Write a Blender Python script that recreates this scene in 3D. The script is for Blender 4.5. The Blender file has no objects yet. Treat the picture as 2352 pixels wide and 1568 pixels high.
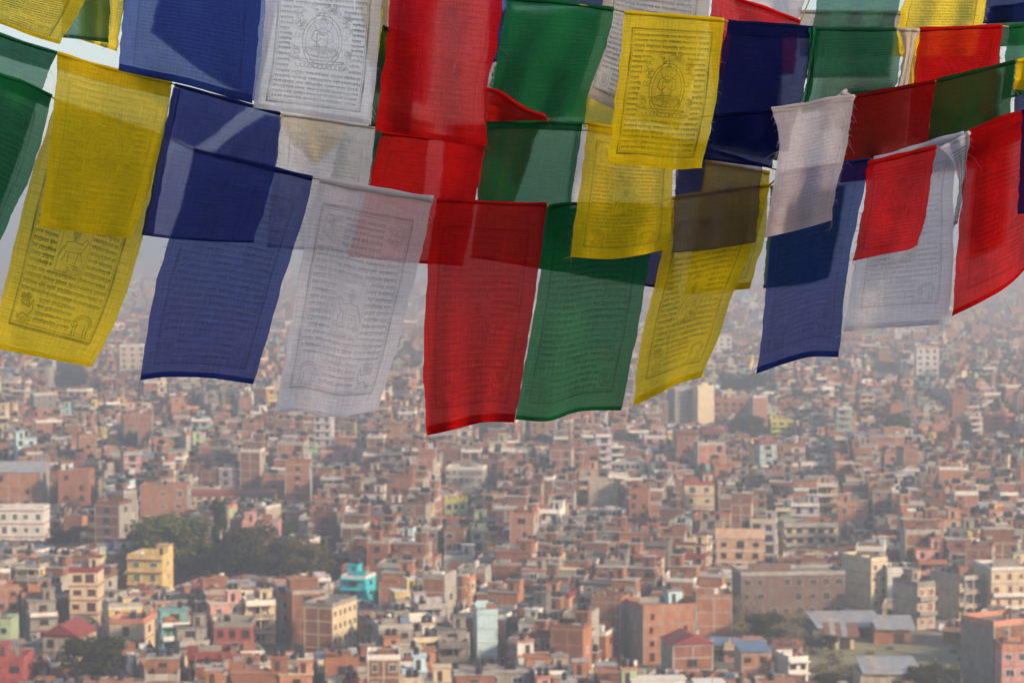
import bpy, math, random
import numpy as np
from math import radians, sin, cos, pi
from mathutils import Vector

# ------------------------------------------------------------------ camera, sky, sun, exposure
S = bpy.context.scene
HC = 90.0                      # the viewpoint stands about 90 m above the valley floor
FOC = 85.0
FPX = 2352 / 36.0 * FOC        # focal length in units of a 2352-wide picture
PITCH = math.atan((784 - 517) / FPX)
cam_d = bpy.data.cameras.new('camera')
cam = bpy.data.objects.new('camera', cam_d)
S.collection.objects.link(cam)
cam.location = (0, 0, HC)
cam.rotation_euler = (pi / 2 - PITCH, 0, 0)
cam_d.lens = FOC
cam_d.sensor_width = 36
cam_d.clip_start = 0.1
cam_d.clip_end = 60000
cam_d.dof.use_dof = True
cam_d.dof.focus_distance = 5.1
cam_d.dof.aperture_fstop = 13
S.camera = cam

SUN_AZ = radians(124)          # clockwise from the viewing direction: behind the viewer, to the right
SUN_EL = radians(25)
world = bpy.data.worlds.new('World')
S.world = world
world.use_nodes = True
wn = world.node_tree.nodes
wl = world.node_tree.links
bg = wn['Background']
sky = wn.new('ShaderNodeTexSky')
sky.sky_type = 'NISHITA'
sky.sun_disc = False
sky.sun_elevation = SUN_EL
sky.sun_rotation = SUN_AZ
sky.altitude = 1300
sky.air_density = 1.2
sky.dust_density = 3.0
sky.ozone_density = 2.5
tn = wn.new('ShaderNodeMix')        # the dust of the valley takes the green edge off the sky, evenly all round
tn.data_type = 'RGBA'
tn.blend_type = 'MULTIPLY'
tn.inputs[0].default_value = 1.0
tn.inputs[7].default_value = (0.98, 0.90, 0.86, 1)
wl.new(sky.outputs[0], tn.inputs[6])
wl.new(tn.outputs[2], bg.inputs[0])
bg.inputs[1].default_value = 0.14

sun_d = bpy.data.lights.new('sun', 'SUN')
sun_d.energy = 4.6
sun_d.angle = radians(6)
sun_d.color = (1.0, 0.79, 0.55)
sun = bpy.data.objects.new('sun', sun_d)
S.collection.objects.link(sun)
to_sun = Vector((sin(SUN_AZ) * cos(SUN_EL), cos(SUN_AZ) * cos(SUN_EL), sin(SUN_EL)))
sun.rotation_euler = to_sun.to_track_quat('Z', 'Y').to_euler()

S.view_settings.view_transform = 'Standard'
S.view_settings.look = 'None'
S.view_settings.gamma = 1.0
S.view_settings.use_curve_mapping = False
S.view_settings.exposure = 0.70
S.render.engine = 'CYCLES'
S.cycles.use_denoising = True
S.cycles.max_bounces = 5
S.cycles.diffuse_bounces = 2
S.cycles.adaptive_threshold = 0.03
S.cycles.caustics_refractive = False
S.cycles.caustics_reflective = False
S.cycles.transparent_max_bounces = 14
S.cycles.volume_bounces = 0
S.cycles.use_adaptive_sampling = True

# ------------------------------------------------------------------ helpers
COLL = S.collection
RG = random.Random(7)
Fv = np.array([0, cos(PITCH), -sin(PITCH)])
Uv = np.array([0, sin(PITCH), cos(PITCH)])
Rv = np.array([1.0, 0, 0])


def ray(x, y):
    return Fv + Rv * ((x - 1176) / FPX) - Uv * ((y - 784) / FPX)


def at(x, y, Y):
    r = ray(x, y)
    return np.array([0, 0, HC]) + r * (Y / r[1])


def ground(x, y):
    r = ray(x, y)
    return np.array([0, 0, HC]) + r * (HC / -r[2])


def project(p):
    q = np.array(p) - np.array([0, 0, HC])
    f = q @ Fv
    return 1176 + FPX * (q @ Rv) / f, 784 - FPX * (q @ Uv) / f


def link(o, parent=None):
    COLL.objects.link(o)
    if parent is not None:
        o.parent = parent
    return o


def tag(o, label=None, cat=None, group=None, kind=None):
    if label: o['label'] = label
    if cat: o['category'] = cat
    if group: o['group'] = group
    if kind: o['kind'] = kind
    return o


def mesh(name, verts, faces, mat, smooth=False):
    m = bpy.data.meshes.new(name)
    m.from_pydata([tuple(v) for v in verts], [], faces)
    m.materials.append(mat)
    if smooth:
        m.polygons.foreach_set('use_smooth', [True] * len(m.polygons))
    return m


def obj(name, me, parent=None, loc=None, scale=None, rz=0.0):
    o = bpy.data.objects.new(name, me)
    link(o, parent)
    if loc is not None: o.location = loc
    if scale is not None: o.scale = scale
    if rz: o.rotation_euler = (0, 0, rz)
    return o


def empty(name, loc, rz=0.0):
    o = bpy.data.objects.new(name, None)
    link(o)
    o.empty_display_size = 0.3
    o.location = loc
    o.rotation_euler = (0, 0, rz)
    return o


# ------------------------------------------------------------------ materials
def nodes_of(name):
    m = bpy.data.materials.new(name)
    m.use_nodes = True
    nt = m.node_tree
    nt.nodes.clear()
    out = nt.nodes.new('ShaderNodeOutputMaterial')
    return m, nt, out


def N(nt, t, **kw):
    n = nt.nodes.new(t)
    for k, v in kw.items():
        setattr(n, k, v)
    return n


def mixcol(nt, fac, a, b, blend='MIX'):
    n = nt.nodes.new('ShaderNodeMix')
    n.data_type = 'RGBA'
    n.blend_type = blend
    for s, v in ((n.inputs[0], fac), (n.inputs[6], a), (n.inputs[7], b)):
        if hasattr(v, 'links'):
            nt.links.new(v, s)
        else:
            s.default_value = v if not isinstance(v, tuple) else (v + (1,) if len(v) == 3 else v)
    return n.outputs[2]


def mathn(nt, op, a, b=None, clamp=False):
    n = nt.nodes.new('ShaderNodeMath')
    n.operation = op
    n.use_clamp = clamp
    for i, v in enumerate((a, b)):
        if v is None: continue
        if hasattr(v, 'links'):
            nt.links.new(v, n.inputs[i])
        else:
            n.inputs[i].default_value = v
    return n.outputs[0]


def noise(nt, vec, scale, detail=3.0, rough=0.6):
    n = nt.nodes.new('ShaderNodeTexNoise')
    n.inputs['Scale'].default_value = scale
    n.inputs['Detail'].default_value = detail
    n.inputs['Roughness'].default_value = rough
    if vec is not None: nt.links.new(vec, n.inputs['Vector'])
    return n.outputs[0]


def maprange(nt, v, a, b, c, d):
    n = nt.nodes.new('ShaderNodeMapRange')
    nt.links.new(v, n.inputs[0])
    for i, x in enumerate((a, b, c, d)):
        n.inputs[i + 1].default_value = x
    return n.outputs[0]


def weathered(nt, base, amount=0.5):
    """World-scale dirt, rain streaks and patchiness on top of a base colour."""
    geo = N(nt, 'ShaderNodeNewGeometry')
    pos = geo.outputs['Position']
    n1 = noise(nt, pos, 0.55, 4)
    mp = N(nt, 'ShaderNodeMapping')
    mp.inputs['Scale'].default_value = (1.3, 1.3, 0.16)
    nt.links.new(pos, mp.inputs[0])
    n2 = noise(nt, mp.outputs[0], 1.6, 3)
    n3 = noise(nt, pos, 3.2, 2)
    c = mixcol(nt, maprange(nt, n1, 0.35, 0.75, 0.0, 0.55 * amount), base, (0.5, 0.42, 0.36), 'MULTIPLY')
    c = mixcol(nt, maprange(nt, n2, 0.5, 0.8, 0.0, 0.8 * amount), c, (0.45, 0.42, 0.40), 'MULTIPLY')
    c = mixcol(nt, maprange(nt, n3, 0.4, 0.75, 0.0, 0.4 * amount), c, (0.6, 0.55, 0.5), 'MULTIPLY')
    return c


PAL = {
    'brick': (0.40, 0.17, 0.095), 'brickb': (0.33, 0.14, 0.085), 'brickc': (0.47, 0.205, 0.11), 'brickd': (0.26, 0.12, 0.08), 'brickg': (0.225, 0.135, 0.105),
    'conc': (0.33, 0.30, 0.265), 'concd': (0.20, 0.185, 0.17), 'concl': (0.46, 0.425, 0.38), 'roof': (0.27, 0.245, 0.22),
    'cream': (0.70, 0.57, 0.38), 'peach': (0.72, 0.45, 0.28), 'pink': (0.74, 0.40, 0.36), 'white': (0.80, 0.76, 0.70),
    'yellow': (0.80, 0.60, 0.22), 'lime': (0.66, 0.66, 0.14), 'pblue': (0.56, 0.74, 0.78), 'teal': (0.03, 0.56, 0.66),
    'tealg': (0.22, 0.46, 0.44), 'pgreen': (0.46, 0.58, 0.36), 'salmon': (0.66, 0.30, 0.19), 'maroon': (0.30, 0.055, 0.05),
    'red': (0.44, 0.09, 0.075), 'orange': (0.78, 0.36, 0.10), 'beige': (0.52, 0.44, 0.34), 'lilac': (0.50, 0.46, 0.52),
    'tin': (0.40, 0.42, 0.44), 'tinblue': (0.16, 0.25, 0.38), 'rust': (0.26, 0.12, 0.08), 'tank': (0.018, 0.018, 0.02),
    'glass': (0.035, 0.04, 0.045), 'wood': (0.14, 0.055, 0.03), 'shutter': (0.07, 0.05, 0.045), 'steel': (0.5, 0.5, 0.5),
    'tile': (0.36, 0.10, 0.07),
}
_mats = {}


def mat(key):
    if key in _mats: return _mats[key]
    m, nt, out = nodes_of(key)
    b = N(nt, 'ShaderNodeBsdfPrincipled')
    nt.links.new(b.outputs[0], out.inputs[0])
    c = PAL[key]
    if key == 'glass':
        b.inputs['Base Color'].default_value = c + (1,)
        b.inputs['Roughness'].default_value = 0.18
    elif key == 'tank':
        b.inputs['Base Color'].default_value = c + (1,)
        b.inputs['Roughness'].default_value = 0.45
    else:
        base = c + (1,)
        if key.startswith('brick'):
            geo = N(nt, 'ShaderNodeNewGeometry')
            nb = noise(nt, geo.outputs['Position'], 1.1, 5, 0.7)
            base = mixcol(nt, maprange(nt, nb, 0.3, 0.7, 0, 1), tuple(x * 0.78 for x in c), tuple(min(1, x * 1.2) for x in c))
        nt.links.new(weathered(nt, base, 1.3 if key not in ('white', 'cream', 'pblue', 'teal') else 0.8), b.inputs['Base Color'])
        b.inputs['Roughness'].default_value = 0.5 if key.startswith('tin') else 0.9
    _mats[key] = m
    return m


def simple_mat(name, col, rough=0.85, scale=None, col2=None, lo=0.35, hi=0.65):
    m, nt, out = nodes_of(name)
    b = N(nt, 'ShaderNodeBsdfPrincipled')
    b.inputs['Roughness'].default_value = rough
    nt.links.new(b.outputs[0], out.inputs[0])
    if scale:
        geo = N(nt, 'ShaderNodeNewGeometry')
        n = noise(nt, geo.outputs['Position'], scale, 6, 0.65)
        nt.links.new(mixcol(nt, maprange(nt, n, lo, hi, 0, 1), col, col2), b.inputs['Base Color'])
    else:
        b.inputs['Base Color'].default_value = col + (1,)
    return m


# ------------------------------------------------------------------ ground, field, road, hills
gm = simple_mat('city_ground', (0.13, 0.115, 0.095), 0.95, 0.05, (0.20, 0.165, 0.125))
X0, X1, Y0, Y1 = -3600, 3600, -400, 8600
g = obj('ground', mesh('ground', [(X0, Y0, 0), (X1, Y0, 0), (X1, Y1, 0), (X0, Y1, 0)], [(0, 1, 2, 3)], gm))
tag(g, kind='structure')


def patch(name, pts, z, m, kind='structure'):
    """A sheet of ground: outline given as points of the picture, laid on the valley floor."""
    vs = [ground(x, y) for x, y in pts]
    vs = [(v[0], v[1], z) for v in vs]
    return tag(obj(name, mesh(name, vs, [tuple(range(len(vs)))], m)), kind=kind)


field_pts = [(1780, 1472), (1880, 1462), (2090, 1478), (2235, 1470), (2250, 1580), (2250, 1650), (1885, 1650), (1872, 1545), (1800, 1505)]
fm = simple_mat('dry_grass', (0.17, 0.165, 0.085), 0.95, 0.22, (0.27, 0.24, 0.14))
patch('field', field_pts, 0.004 + 0.01, fm)
rm = simple_mat('dusty_road', (0.20, 0.175, 0.145), 0.95, 0.4, (0.27, 0.235, 0.19))
patch('road', [(2120, 1472), (2150, 1425), (2200, 1425), (2240, 1470), (2240, 1500), (2190, 1500)], 0.03, rm)

hm = simple_mat('hill_woods', (0.05, 0.065, 0.04), 0.95, 0.004, (0.10, 0.10, 0.07))
hv, hf = [], []
nx, ny = 90, 12
hr = random.Random(3)
ph = [hr.uniform(0, 6.28) for _ in range(6)]
for j in range(ny):
    for i in range(nx):
        x = -3400 + 6800 * i / (nx - 1)
        t = j / (ny - 1)
        y = 6900 + 1500 * t
        prof = 92 + 28 * sin(x * 0.0011 + ph[0]) + 20 * sin(x * 0.0029 + ph[1]) + 9 * sin(x * 0.008 + ph[2]) + 5 * sin(x * 0.019 + ph[3])
        z = prof * sin(min(1, t * 1.25) * pi / 2) * (1 if t < 0.8 else (1 - t) / 0.2) - (4 if j in (0, ny - 1) else 0)
        hv.append((x, y, z))
for j in range(ny - 1):
    for i in range(nx - 1):
        a = j * nx + i
        hf.append((a, a + 1, a + nx + 1, a + nx))
tag(obj('hills', mesh('hills', hv, hf, hm, True)), kind='structure')

# the wooded hill the viewpoint stands on falls away below the frame
tv_, tf_ = [], []
for j in range(40):
    Yh = -340 + 570 * (j / 39) ** 1.0
    for i in range(41):
        Xh = -420 + 21 * i
        rr = math.hypot(Xh * .8, max(0, Yh - 1.5) if Yh > 0 else max(0, -Yh - 60))
        z = 88.3 - max(0, rr - 3) * .46
        z += 1.2 * sin(Xh * .09 + Yh * .05) * min(1, rr / 60)
        tv_.append((Xh, Yh, max(z, -.6)))
for j in range(39):
    for i in range(40):
        a = j * 41 + i
        tf_.append((a, a + 1, a + 42, a + 41))
tag(obj('hillside', mesh('hillside', tv_, tf_, hm, True)), kind='structure')

# ------------------------------------------------------------------ houses
CUBE_V = np.array([(-.5, -.5, -.5), (.5, -.5, -.5), (.5, .5, -.5), (-.5, .5, -.5), (-.5, -.5, .5), (.5, -.5, .5), (.5, .5, .5), (-.5, .5, .5)])
CUBE_F = [(0, 1, 5, 4), (1, 2, 6, 5), (2, 3, 7, 6), (3, 0, 4, 7), (4, 5, 6, 7), (3, 2, 1, 0)]


def shape_vf(shape):
    if shape == 'b':
        return CUBE_V, CUBE_F
    if shape == 'g':          # ridge along x
        v = CUBE_V.copy()
        v[4:, 1] = 0
        return v, CUBE_F
    if shape == 'h':          # ridge along y
        v = CUBE_V.copy()
        v[4:, 0] = 0
        return v, CUBE_F
    if shape == 's':          # lean-to sheet, high at the back
        v = CUBE_V.copy()
        v[[0, 1], 2] = -.5; v[[4, 5], 2] = -.3
        v[[2, 3], 2] = .3; v[[6, 7], 2] = .5
        return v, CUBE_F
    if shape == 'c':          # ribbed plastic water tank
        n, prof = 10, [(-.5, .92), (-.2, 1), (-.16, .93), (.08, .93), (.12, 1), (.34, .95), (.44, .45), (.5, .40)]
        vs, fs = [], []
        for z, r in prof:
            vs += [(.5 * r * cos(2 * pi * k / n), .5 * r * sin(2 * pi * k / n), z) for k in range(n)]
        for q in range(len(prof) - 1):
            fs += [(q * n + k, q * n + (k + 1) % n, (q + 1) * n + (k + 1) % n, (q + 1) * n + k) for k in range(n)]
        fs.append(tuple(range((len(prof) - 1) * n, len(prof) * n)))
        return np.array(vs), fs


_unit = {}


def unit_mesh(shape, key):
    if (shape, key) not in _unit:
        v, f = shape_vf(shape)
        _unit[(shape, key)] = mesh(key + '_' + {'b': 'block', 'g': 'gable', 'h': 'gable', 's': 'sheet', 'c': 'tank'}[shape], v, f, mat(key))
    return _unit[(shape, key)]


def multi_mesh(name, boxes):
    vs, fs, mi, keys = [], [], [], []
    for key, shape, c, s in boxes:
        if key not in keys: keys.append(key)
        v, f = shape_vf(shape)
        o = len(vs)
        vs += [tuple(p) for p in (v * np.array(s) + np.array(c))]
        fs += [tuple(i + o for i in q) for q in f]
        mi += [keys.index(key)] * len(f)
    m = bpy.data.meshes.new(name)
    m.from_pydata(vs, [], fs)
    for k in keys: m.materials.append(mat(k))
    m.polygons.foreach_set('material_index', mi)
    return m


_win = {}


def window_mesh(fkey, gkey):
    """A window on a 1 x 1 face (x across, z up, looking towards -y): frame, mullion, sill and a recessed pane."""
    if (fkey, gkey) not in _win:
        b = [(fkey, 'b', (0, -.04, .46), (1, .1, .08)), (fkey, 'b', (-.46, -.04, 0), (.08, .1, .84)), (fkey, 'b', (.46, -.04, 0), (.08, .1, .84)),
             (fkey, 'b', (0, -.045, -.47), (1.12, .16, .06)), (fkey, 'b', (0, -.035, 0), (.05, .07, .84)), (gkey, 'b', (0, -.006, 0), (.86, .03, .86))]
        _win[(fkey, gkey)] = multi_mesh('window', b)
    return _win[(fkey, gkey)]


def window_frame_mesh(fkey):
    if ('f', fkey) not in _win:
        b = [(fkey, 'b', (0, -.04, .46), (1, .1, .08)), (fkey, 'b', (-.46, -.04, 0), (.08, .1, .84)), (fkey, 'b', (.46, -.04, 0), (.08, .1, .84)),
             (fkey, 'b', (0, -.045, -.47), (1.12, .16, .06)), (fkey, 'b', (0, -.035, 0), (.05, .07, .84))]
        _win[('f', fkey)] = multi_mesh('window', b)
    return _win[('f', fkey)]


def pane_mesh(gkey):
    if ('p', gkey) not in _win:
        _win[('p', gkey)] = multi_mesh('pane', [(gkey, 'b', (0, -.006, 0), (.86, .03, .86))])
    return _win[('p', gkey)]


def house_parts(rg, w, d, n, fh=3.0, wall='brick', trim='conc', style='brick', cols=None, side_cols=None, wframe='wood', glass='glass', par=None,
                tower=0, tanks=1, balcony=(), terrace=0.0, stubs=False, tin=None, gable=None, over=0.0, tower_col=None, hf_=0.55, gallery=False, clutter=0):
    """Local boxes of one flat-roofed valley house: x across the front, -y the front, z up.
    Returns (part, index, material, shape, centre, size) tuples."""
    P = []
    H = n * fh
    full = n - 1 if terrace else n
    Hf = full * fh
    k = [0]

    def idx():
        k[0] += 1
        return k[0]
    if gallery:
        g_ = min(1.8, d * .25)
        P.append(('wall', 0, wall, 'b', (0, g_ / 2, Hf / 2), (w, d - g_, Hf)))
        np_ = max(2, int(w / 2.6) + 1)
        for i in range(np_):
            P.append(('pillar', idx(), trim, 'b', (-w / 2 + .15 + (w - .3) * i / (np_ - 1), -d / 2 + .15, Hf / 2), (.28, .28, Hf)))
        for f in range(1, full):
            P.append(('railing', idx(), rg.choice((trim, wall, 'conc')), 'b', (0, -d / 2 + .06, f * fh + .42), (w - .1, .1, .85)))
    else:
        P.append(('wall', 0, wall, 'b', (0, 0, Hf / 2), (w, d, Hf)))
    if terrace:
        dd = d * terrace
        P.append(('upper_storey', 0, wall, 'b', (0, d / 2 - dd / 2, Hf + fh / 2), (w * 0.98, dd, fh)))
    roof_z = Hf
    # slabs / concrete frame
    if style == 'brick':
        for f in range(1, full + 1):
            P.append(('concrete_frame', 0, trim, 'b', (0, 0, f * fh - 0.12), (w + .07, d + .07, 0.26)))
        nc = max(2, int(round(w / 3.6)) + 1)
        for i in range(nc):
            x = -w / 2 + .14 + (w - .28) * i / (nc - 1)
            P.append(('concrete_frame', 0, trim, 'b', (x, 0, Hf / 2 - .15), (.30, d + .05, Hf - .3)))
        nd = max(2, int(round(d / 3.8)) + 1)
        for i in range(1, nd - 1):
            y = -d / 2 + d * i / (nd - 1)
            P.append(('concrete_frame', 0, trim, 'b', (0, y, Hf / 2 - .15), (w + .05, .28, Hf - .3)))
    else:
        for f in range(1, full + 1):
            P.append(('floor_slab', 0, trim, 'b', (0, -over / 2, f * fh - 0.1), (w + .24, d + .24 + over, 0.24)))
    # roof surface and parapet
    P.append(('roof', 0, 'roof', 'b', (0, 0, roof_z + .04), (w - .1, d - .1, .06)))
    pc = par or (wall if style == 'brick' else trim)
    ph_ = rg.uniform(.75, 1.05)
    if not gable and not tin:
        for (cx, cy, sx, sy) in ((0, -d / 2 + .08, w + .04, .16), (0, d / 2 - .08, w + .04, .16), (-w / 2 + .08, 0, .16, d - .32), (w / 2 - .08, 0, .16, d - .32)):
            if terrace and cy > 0: continue
            P.append(('parapet', 0, pc, 'b', (cx, cy, roof_z + ph_ / 2 + .02), (sx, sy, ph_)))
    if gable:
        P.append(('pitched_roof', 0, gable, 'g' if w > d else 'h', (0, 0, roof_z + .15 + fh * .35), (w + .7, d + .7, fh * .7)))
    if tin:
        P.append(('tin_roof', 0, tin, 's', (0, 0, roof_z + .75), (w + .6, d + .6, .9)))
    top = roof_z + (fh if terrace else 0)
    if terrace:
        P.append(('upper_slab', 0, trim, 'b', (0, d / 2 - d * terrace / 2, top + .1), (w * 0.98 + .5, d * terrace + .5, .2)))
    tz = top
    tx = 0
    if tower:
        tw, td, th = min(3.0, w * .42), min(3.6, d * .4), 2.5
        tx = tower * (w / 2 - tw / 2 - .05)
        ty = d / 2 - td / 2 - .05
        tc = tower_col or wall
        P.append(('stair_tower', 0, tc, 'b', (tx, ty, top + th / 2 + .05), (tw, td, th)))
        P.append(('tower_slab', 0, trim, 'b', (tx, ty, top + th + .12), (tw + .5, td + .5, .18)))
        P.append(('door', 0, 'shutter', 'b', (tx - tower * tw * .12, ty - td / 2 - .02, top + 1.05), (.85, .06, 1.95)))
        tz = top + th + .2
    for t in range(tanks):
        r = rg.uniform(.95, 1.25)
        if tower:
            P.append(('water_tank', idx(), 'tank', 'c', (tx - .55 + 1.15 * t, d / 2 - 1.3, tz + .68), (r, r, 1.35)))
        else:
            x = rg.uniform(-w * .3, w * .3)
            y = rg.uniform(0, d * .3)
            P.append(('water_tank', idx(), 'tank', 'c', (x, y, top + .95), (r, r, 1.35)))
            P.append(('tank_stand', 0, 'concd', 'b', (x, y, top + .15), (r, r, .3)))
    if stubs:
        for sx in (-1, 1):
            for sy in (-1, 1):
                P.append(('column_stub', idx(), 'concd', 'b', (sx * (w / 2 - .16), sy * (d / 2 - .16), top + 1.0), (.26, .26, rg.uniform(1.1, 2.0))))
    if clutter > 2:
        ah = rg.uniform(1.8, 4.0)
        P.append(('antenna_pole', idx(), 'concd', 'b', (rg.uniform(-.4, .4) * w, rg.uniform(-.3, .3) * d, top + ah / 2), (.09, .09, ah)))
    for q in range(clutter):
        ck = rg.choice(('conc', 'rust', 'tin', 'brickb', 'brickd', 'concl', 'concd', 'tinblue', 'white', 'beige', 'brick'))
        yy = rg.uniform(-.38, .2) * d if terrace else rg.uniform(-.38, .38) * d
        if rg.random() < .45:      # unfinished partition or terrace wall
            hh = rg.uniform(.7, 2.2)
            P.append(('unfinished_wall', idx(), rg.choice((wall, 'brickb', 'conc')), 'b', (rg.uniform(-.2, .2) * w, yy, roof_z + hh / 2 + .05), (w * rg.uniform(.2, .6), .16, hh)))
        else:
            sx, sy, sz = rg.uniform(.6, 2.6), rg.uniform(.5, 1.8), rg.uniform(.5, 1.9)
            P.append(('rooftop_hut' if sz > 1.1 else 'crate', idx(), ck, 'b', (rg.uniform(-.35, .35) * w, yy, roof_z + sz / 2 + .07), (sx, sy, sz)))
    # windows
    cols = cols if cols is not None else max(1, int(w / 3.2))
    for f in range(n):
        z = f * fh + fh * .52
        up = f >= full
        yf = (-d / 2 + (min(1.8, d * .25) if gallery else 0)) if not up else d / 2 - d * terrace
        for c in range(cols):
            if style == 'brick' and rg.random() < .25: continue
            x = -w / 2 + w * (c + .5) / cols
            ww = min(1.7, w / cols * hf_)
            wh = fh * rg.choice((.36, .44, .48, .5, .62))
            x += rg.uniform(-.25, .25)
            ww *= rg.uniform(.75, 1.2)
            P.append(('window', idx(), (wframe, glass), 'w', (x, yf - .02, z), (ww, 1, wh), 0))
        sc = side_cols if side_cols is not None else (0 if rg.random() < .6 else 1)
        if not up:
            for c in range(sc):
                y = -d / 2 + d * (c + .5) / sc
                P.append(('window', idx(), (wframe, glass), 'w', (w / 2 + .02, y, z), (min(1.4, d / sc * .5), 1, fh * .45), pi / 2))
    for f in balcony:
        if f < 1 or f >= full: continue
        bw = w * .96
        i = idx()
        z = f * fh
        P.append(('balcony', i, trim, 'b', (0, -d / 2 - .5, z - .06), (bw, 1.0, .16)))
        P.append(('balcony', i, pc, 'b', (0, -d / 2 - .95, z + .45), (bw, .09, .9)))
        for sx in (-1, 1):
            P.append(('balcony', i, pc, 'b', (sx * (bw / 2 - .05), -d / 2 - .45, z + .45), (.09, .9, .88)))
    return P


def adopt(child, parent):
    """Make child a sub-part of parent without moving it (parents are scaled blocks)."""
    child.parent = parent
    child.matrix_parent_inverse = parent.matrix_basis.inverted()


def build_house(name, P, loc, rz, fine=False):
    root = empty(name, loc, rz)
    groups = {}
    made = {}
    for p in P:
        groups.setdefault((p[0], p[1]), []).append(p)
    for (part, i), ps in groups.items():
        if part == 'window':
            p = ps[0]
            if fine:
                o = obj('window', window_frame_mesh(p[2][0]), root, p[4], p[5], p[6])
                adopt(obj('pane', pane_mesh(p[2][1]), None, p[4], p[5], p[6]), o)
            else:
                o = obj('window', window_mesh(*p[2]), root, p[4], p[5], p[6])
        elif len(ps) == 1:
            p = ps[0]
            o = obj(part, unit_mesh(p[3], p[2]), root, p[4], p[5])
            if part in ('tower_slab', 'door') and 'stair_tower' in made: adopt(o, made['stair_tower'])
            if part == 'tank_stand' and 'water_tank' in made: adopt(o, made['water_tank'])
        else:
            o = obj(part, multi_mesh(part, [(p[2], p[3], p[4], p[5]) for p in ps]), root)
        made[part] = o
    return root


CAPS = []        # (x0, x1, yvis, depth): nothing nearer may rise above yvis between x0 and x1
TAKEN = []       # (x, y, radius) on the ground
LAND = []        # (short reference, screen x, screen y, object name)
HEROES = []


def hero(name, label, cat, x0, x1, ytop, yvis, n, d=10.0, rz=0.0, ref=None, sink=0, group=None, capx=0, **kw):
    """A house read off the picture: the front's extent, the roof edge and the lowest row still seen."""
    xc = (x0 + x1) / 2
    gp = ground(xc, yvis + sink)
    Y = gp[1]
    W = (x1 - x0) * Y / FPX
    a = abs(rz)
    w = max(3.0, (W - d * sin(a)) / cos(a))
    Ht = at(xc, ytop, Y)[2]
    rg = random.Random(int(x0 * 7 + ytop))
    c, s = cos(rz), sin(rz)
    off = d / 2
    cx, cy = gp[0] + s * 0 - 0 * off, gp[1] + off * cos(a) + w / 2 * sin(a)
    if 'gable' not in kw and 'tin' not in kw: kw.setdefault('clutter', 2)
    P = house_parts(rg, w, d, n, fh=Ht / n, **kw)
    root = build_house(name, P, (cx, cy, 0), rz, True)
    tag(root, label, cat, group)
    CAPS.append((x0 - 4 - capx, x1 + 4 + capx, yvis, Y))
    TAKEN.append((cx, cy, max(w, d) * .62 + 1.5))
    if ref: LAND.append((ref, xc, (ytop + yvis) / 2))
    HEROES.append(root)
    return root


B = 'building'
hero('apartment_block', 'white three-storey block with maroon bands at the left frame edge', B, -55, 101, 1172, 1262, 3, 9, 0.0, 'the white maroon-banded block', style='p', wall='white', trim='maroon', cols=6, side_cols=0, par='white', tanks=0, wframe='white', hf_=.42)
hero('house', 'butter-yellow house with roof turret below the large green tree', 'house', 290, 388, 1283, 1372, 3, 8, -0.18, 'the butter-yellow house', style='p', wall='yellow', trim='peach', cols=2, tower=1, tanks=0, par='yellow', side_cols=1, wframe='white', over=.5)
hero('house', 'narrow cream house with maroon bands between grey concrete walls', 'house', 160, 226, 1312, 1442, 4, 8, 0.0, 'the maroon-banded cream house', style='p', wall='cream', trim='maroon', cols=2, tower=1, tanks=0, par='maroon', wframe='maroon', glass='shutter')
hero('house', 'beige villa with maroon pitched roof beside the dark bottom tree', 'house', 95, 205, 1462, 1536, 2, 9, -0.25, 'the maroon-roofed villa', style='p', wall='beige', trim='maroon', cols=2, gable='maroon', tanks=1, side_cols=1)
hero('house', 'peach house with salmon parapet and wide window near bottom left', 'house', 250, 342, 1432, 1505, 2, 9, -0.12, 'the peach house', style='p', wall='cream', trim='salmon', cols=1, par='salmon', tanks=2, tower=0, side_cols=1)
hero('house', 'turquoise house with stepped balconies behind the brick roofs', 'house', 782, 860, 1330, 1400, 3, 7, -0.3, 'the turquoise house', style='p', wall='teal', trim='teal', par='white', cols=1, tower=-1, tanks=2, tower_col='teal', over=1.0, side_cols=1)
hero('brick_building', 'brick building whose side facade has rows of cream pilasters', B, 696, 812, 1396, 1518, 4, 12, -0.36, 'the cream-pilastered brick building', style='brick', wall='brick', trim='cream', cols=0, side_cols=5, wframe='cream', tanks=0, par='conc')
hero('tall_house', 'tall narrow house with blank pale blue wall in the bottom middle', 'house', 1086, 1143, 1408, 1536, 4, 9, 0.1, 'the pale blue wall', style='p', wall='pblue', trim='pblue', cols=0, side_cols=0, tanks=0, par='pblue')
hero('house', 'plain white house with stepped roof right of the brick terrace', 'house', 1020, 1088, 1282, 1312, 2, 9, 0.0, 'the plain white stepped house', style='p', wall='white', trim='white', cols=0, tower=1, tanks=0, tower_col='white')
hero('brick_building', 'large brick house with turquoise rooftop room and teal side facade', B, 1440, 1600, 1402, 1525, 4, 11, 0.30, 'the teal-topped brick house', style='brick', wall='brickc', trim='conc', cols=3, tower=1, tower_col='pblue', tanks=1, side_cols=0, hf_=.25)
hero('brick_house', 'square brick house with pale concrete grid beside the teal-topped house', 'house', 1598, 1682, 1372, 1468, 3, 9, 0.0, 'the concrete-gridded brick house', style='brick', wall='brickc', trim='concl', cols=0, tanks=0)
hero('house', 'pale pink gabled villa above the long brick school building', 'house', 1646, 1762, 1238, 1316, 3, 9, -0.1, 'the pale pink gabled villa', style='p', wall='peach', trim='white', cols=3, gable='peach', tanks=0, wframe='wood', hf_=.4)
hero('school_building', 'long dark brick building with white parapet and white window rows', B, 1690, 1945, 1322, 1420, 3, 11, 0.10, 'the long dark brick building', style='brick', wall='brickg', trim='concd', cols=8, par='concl', tanks=0, wframe='concl', hf_=.5)
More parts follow.
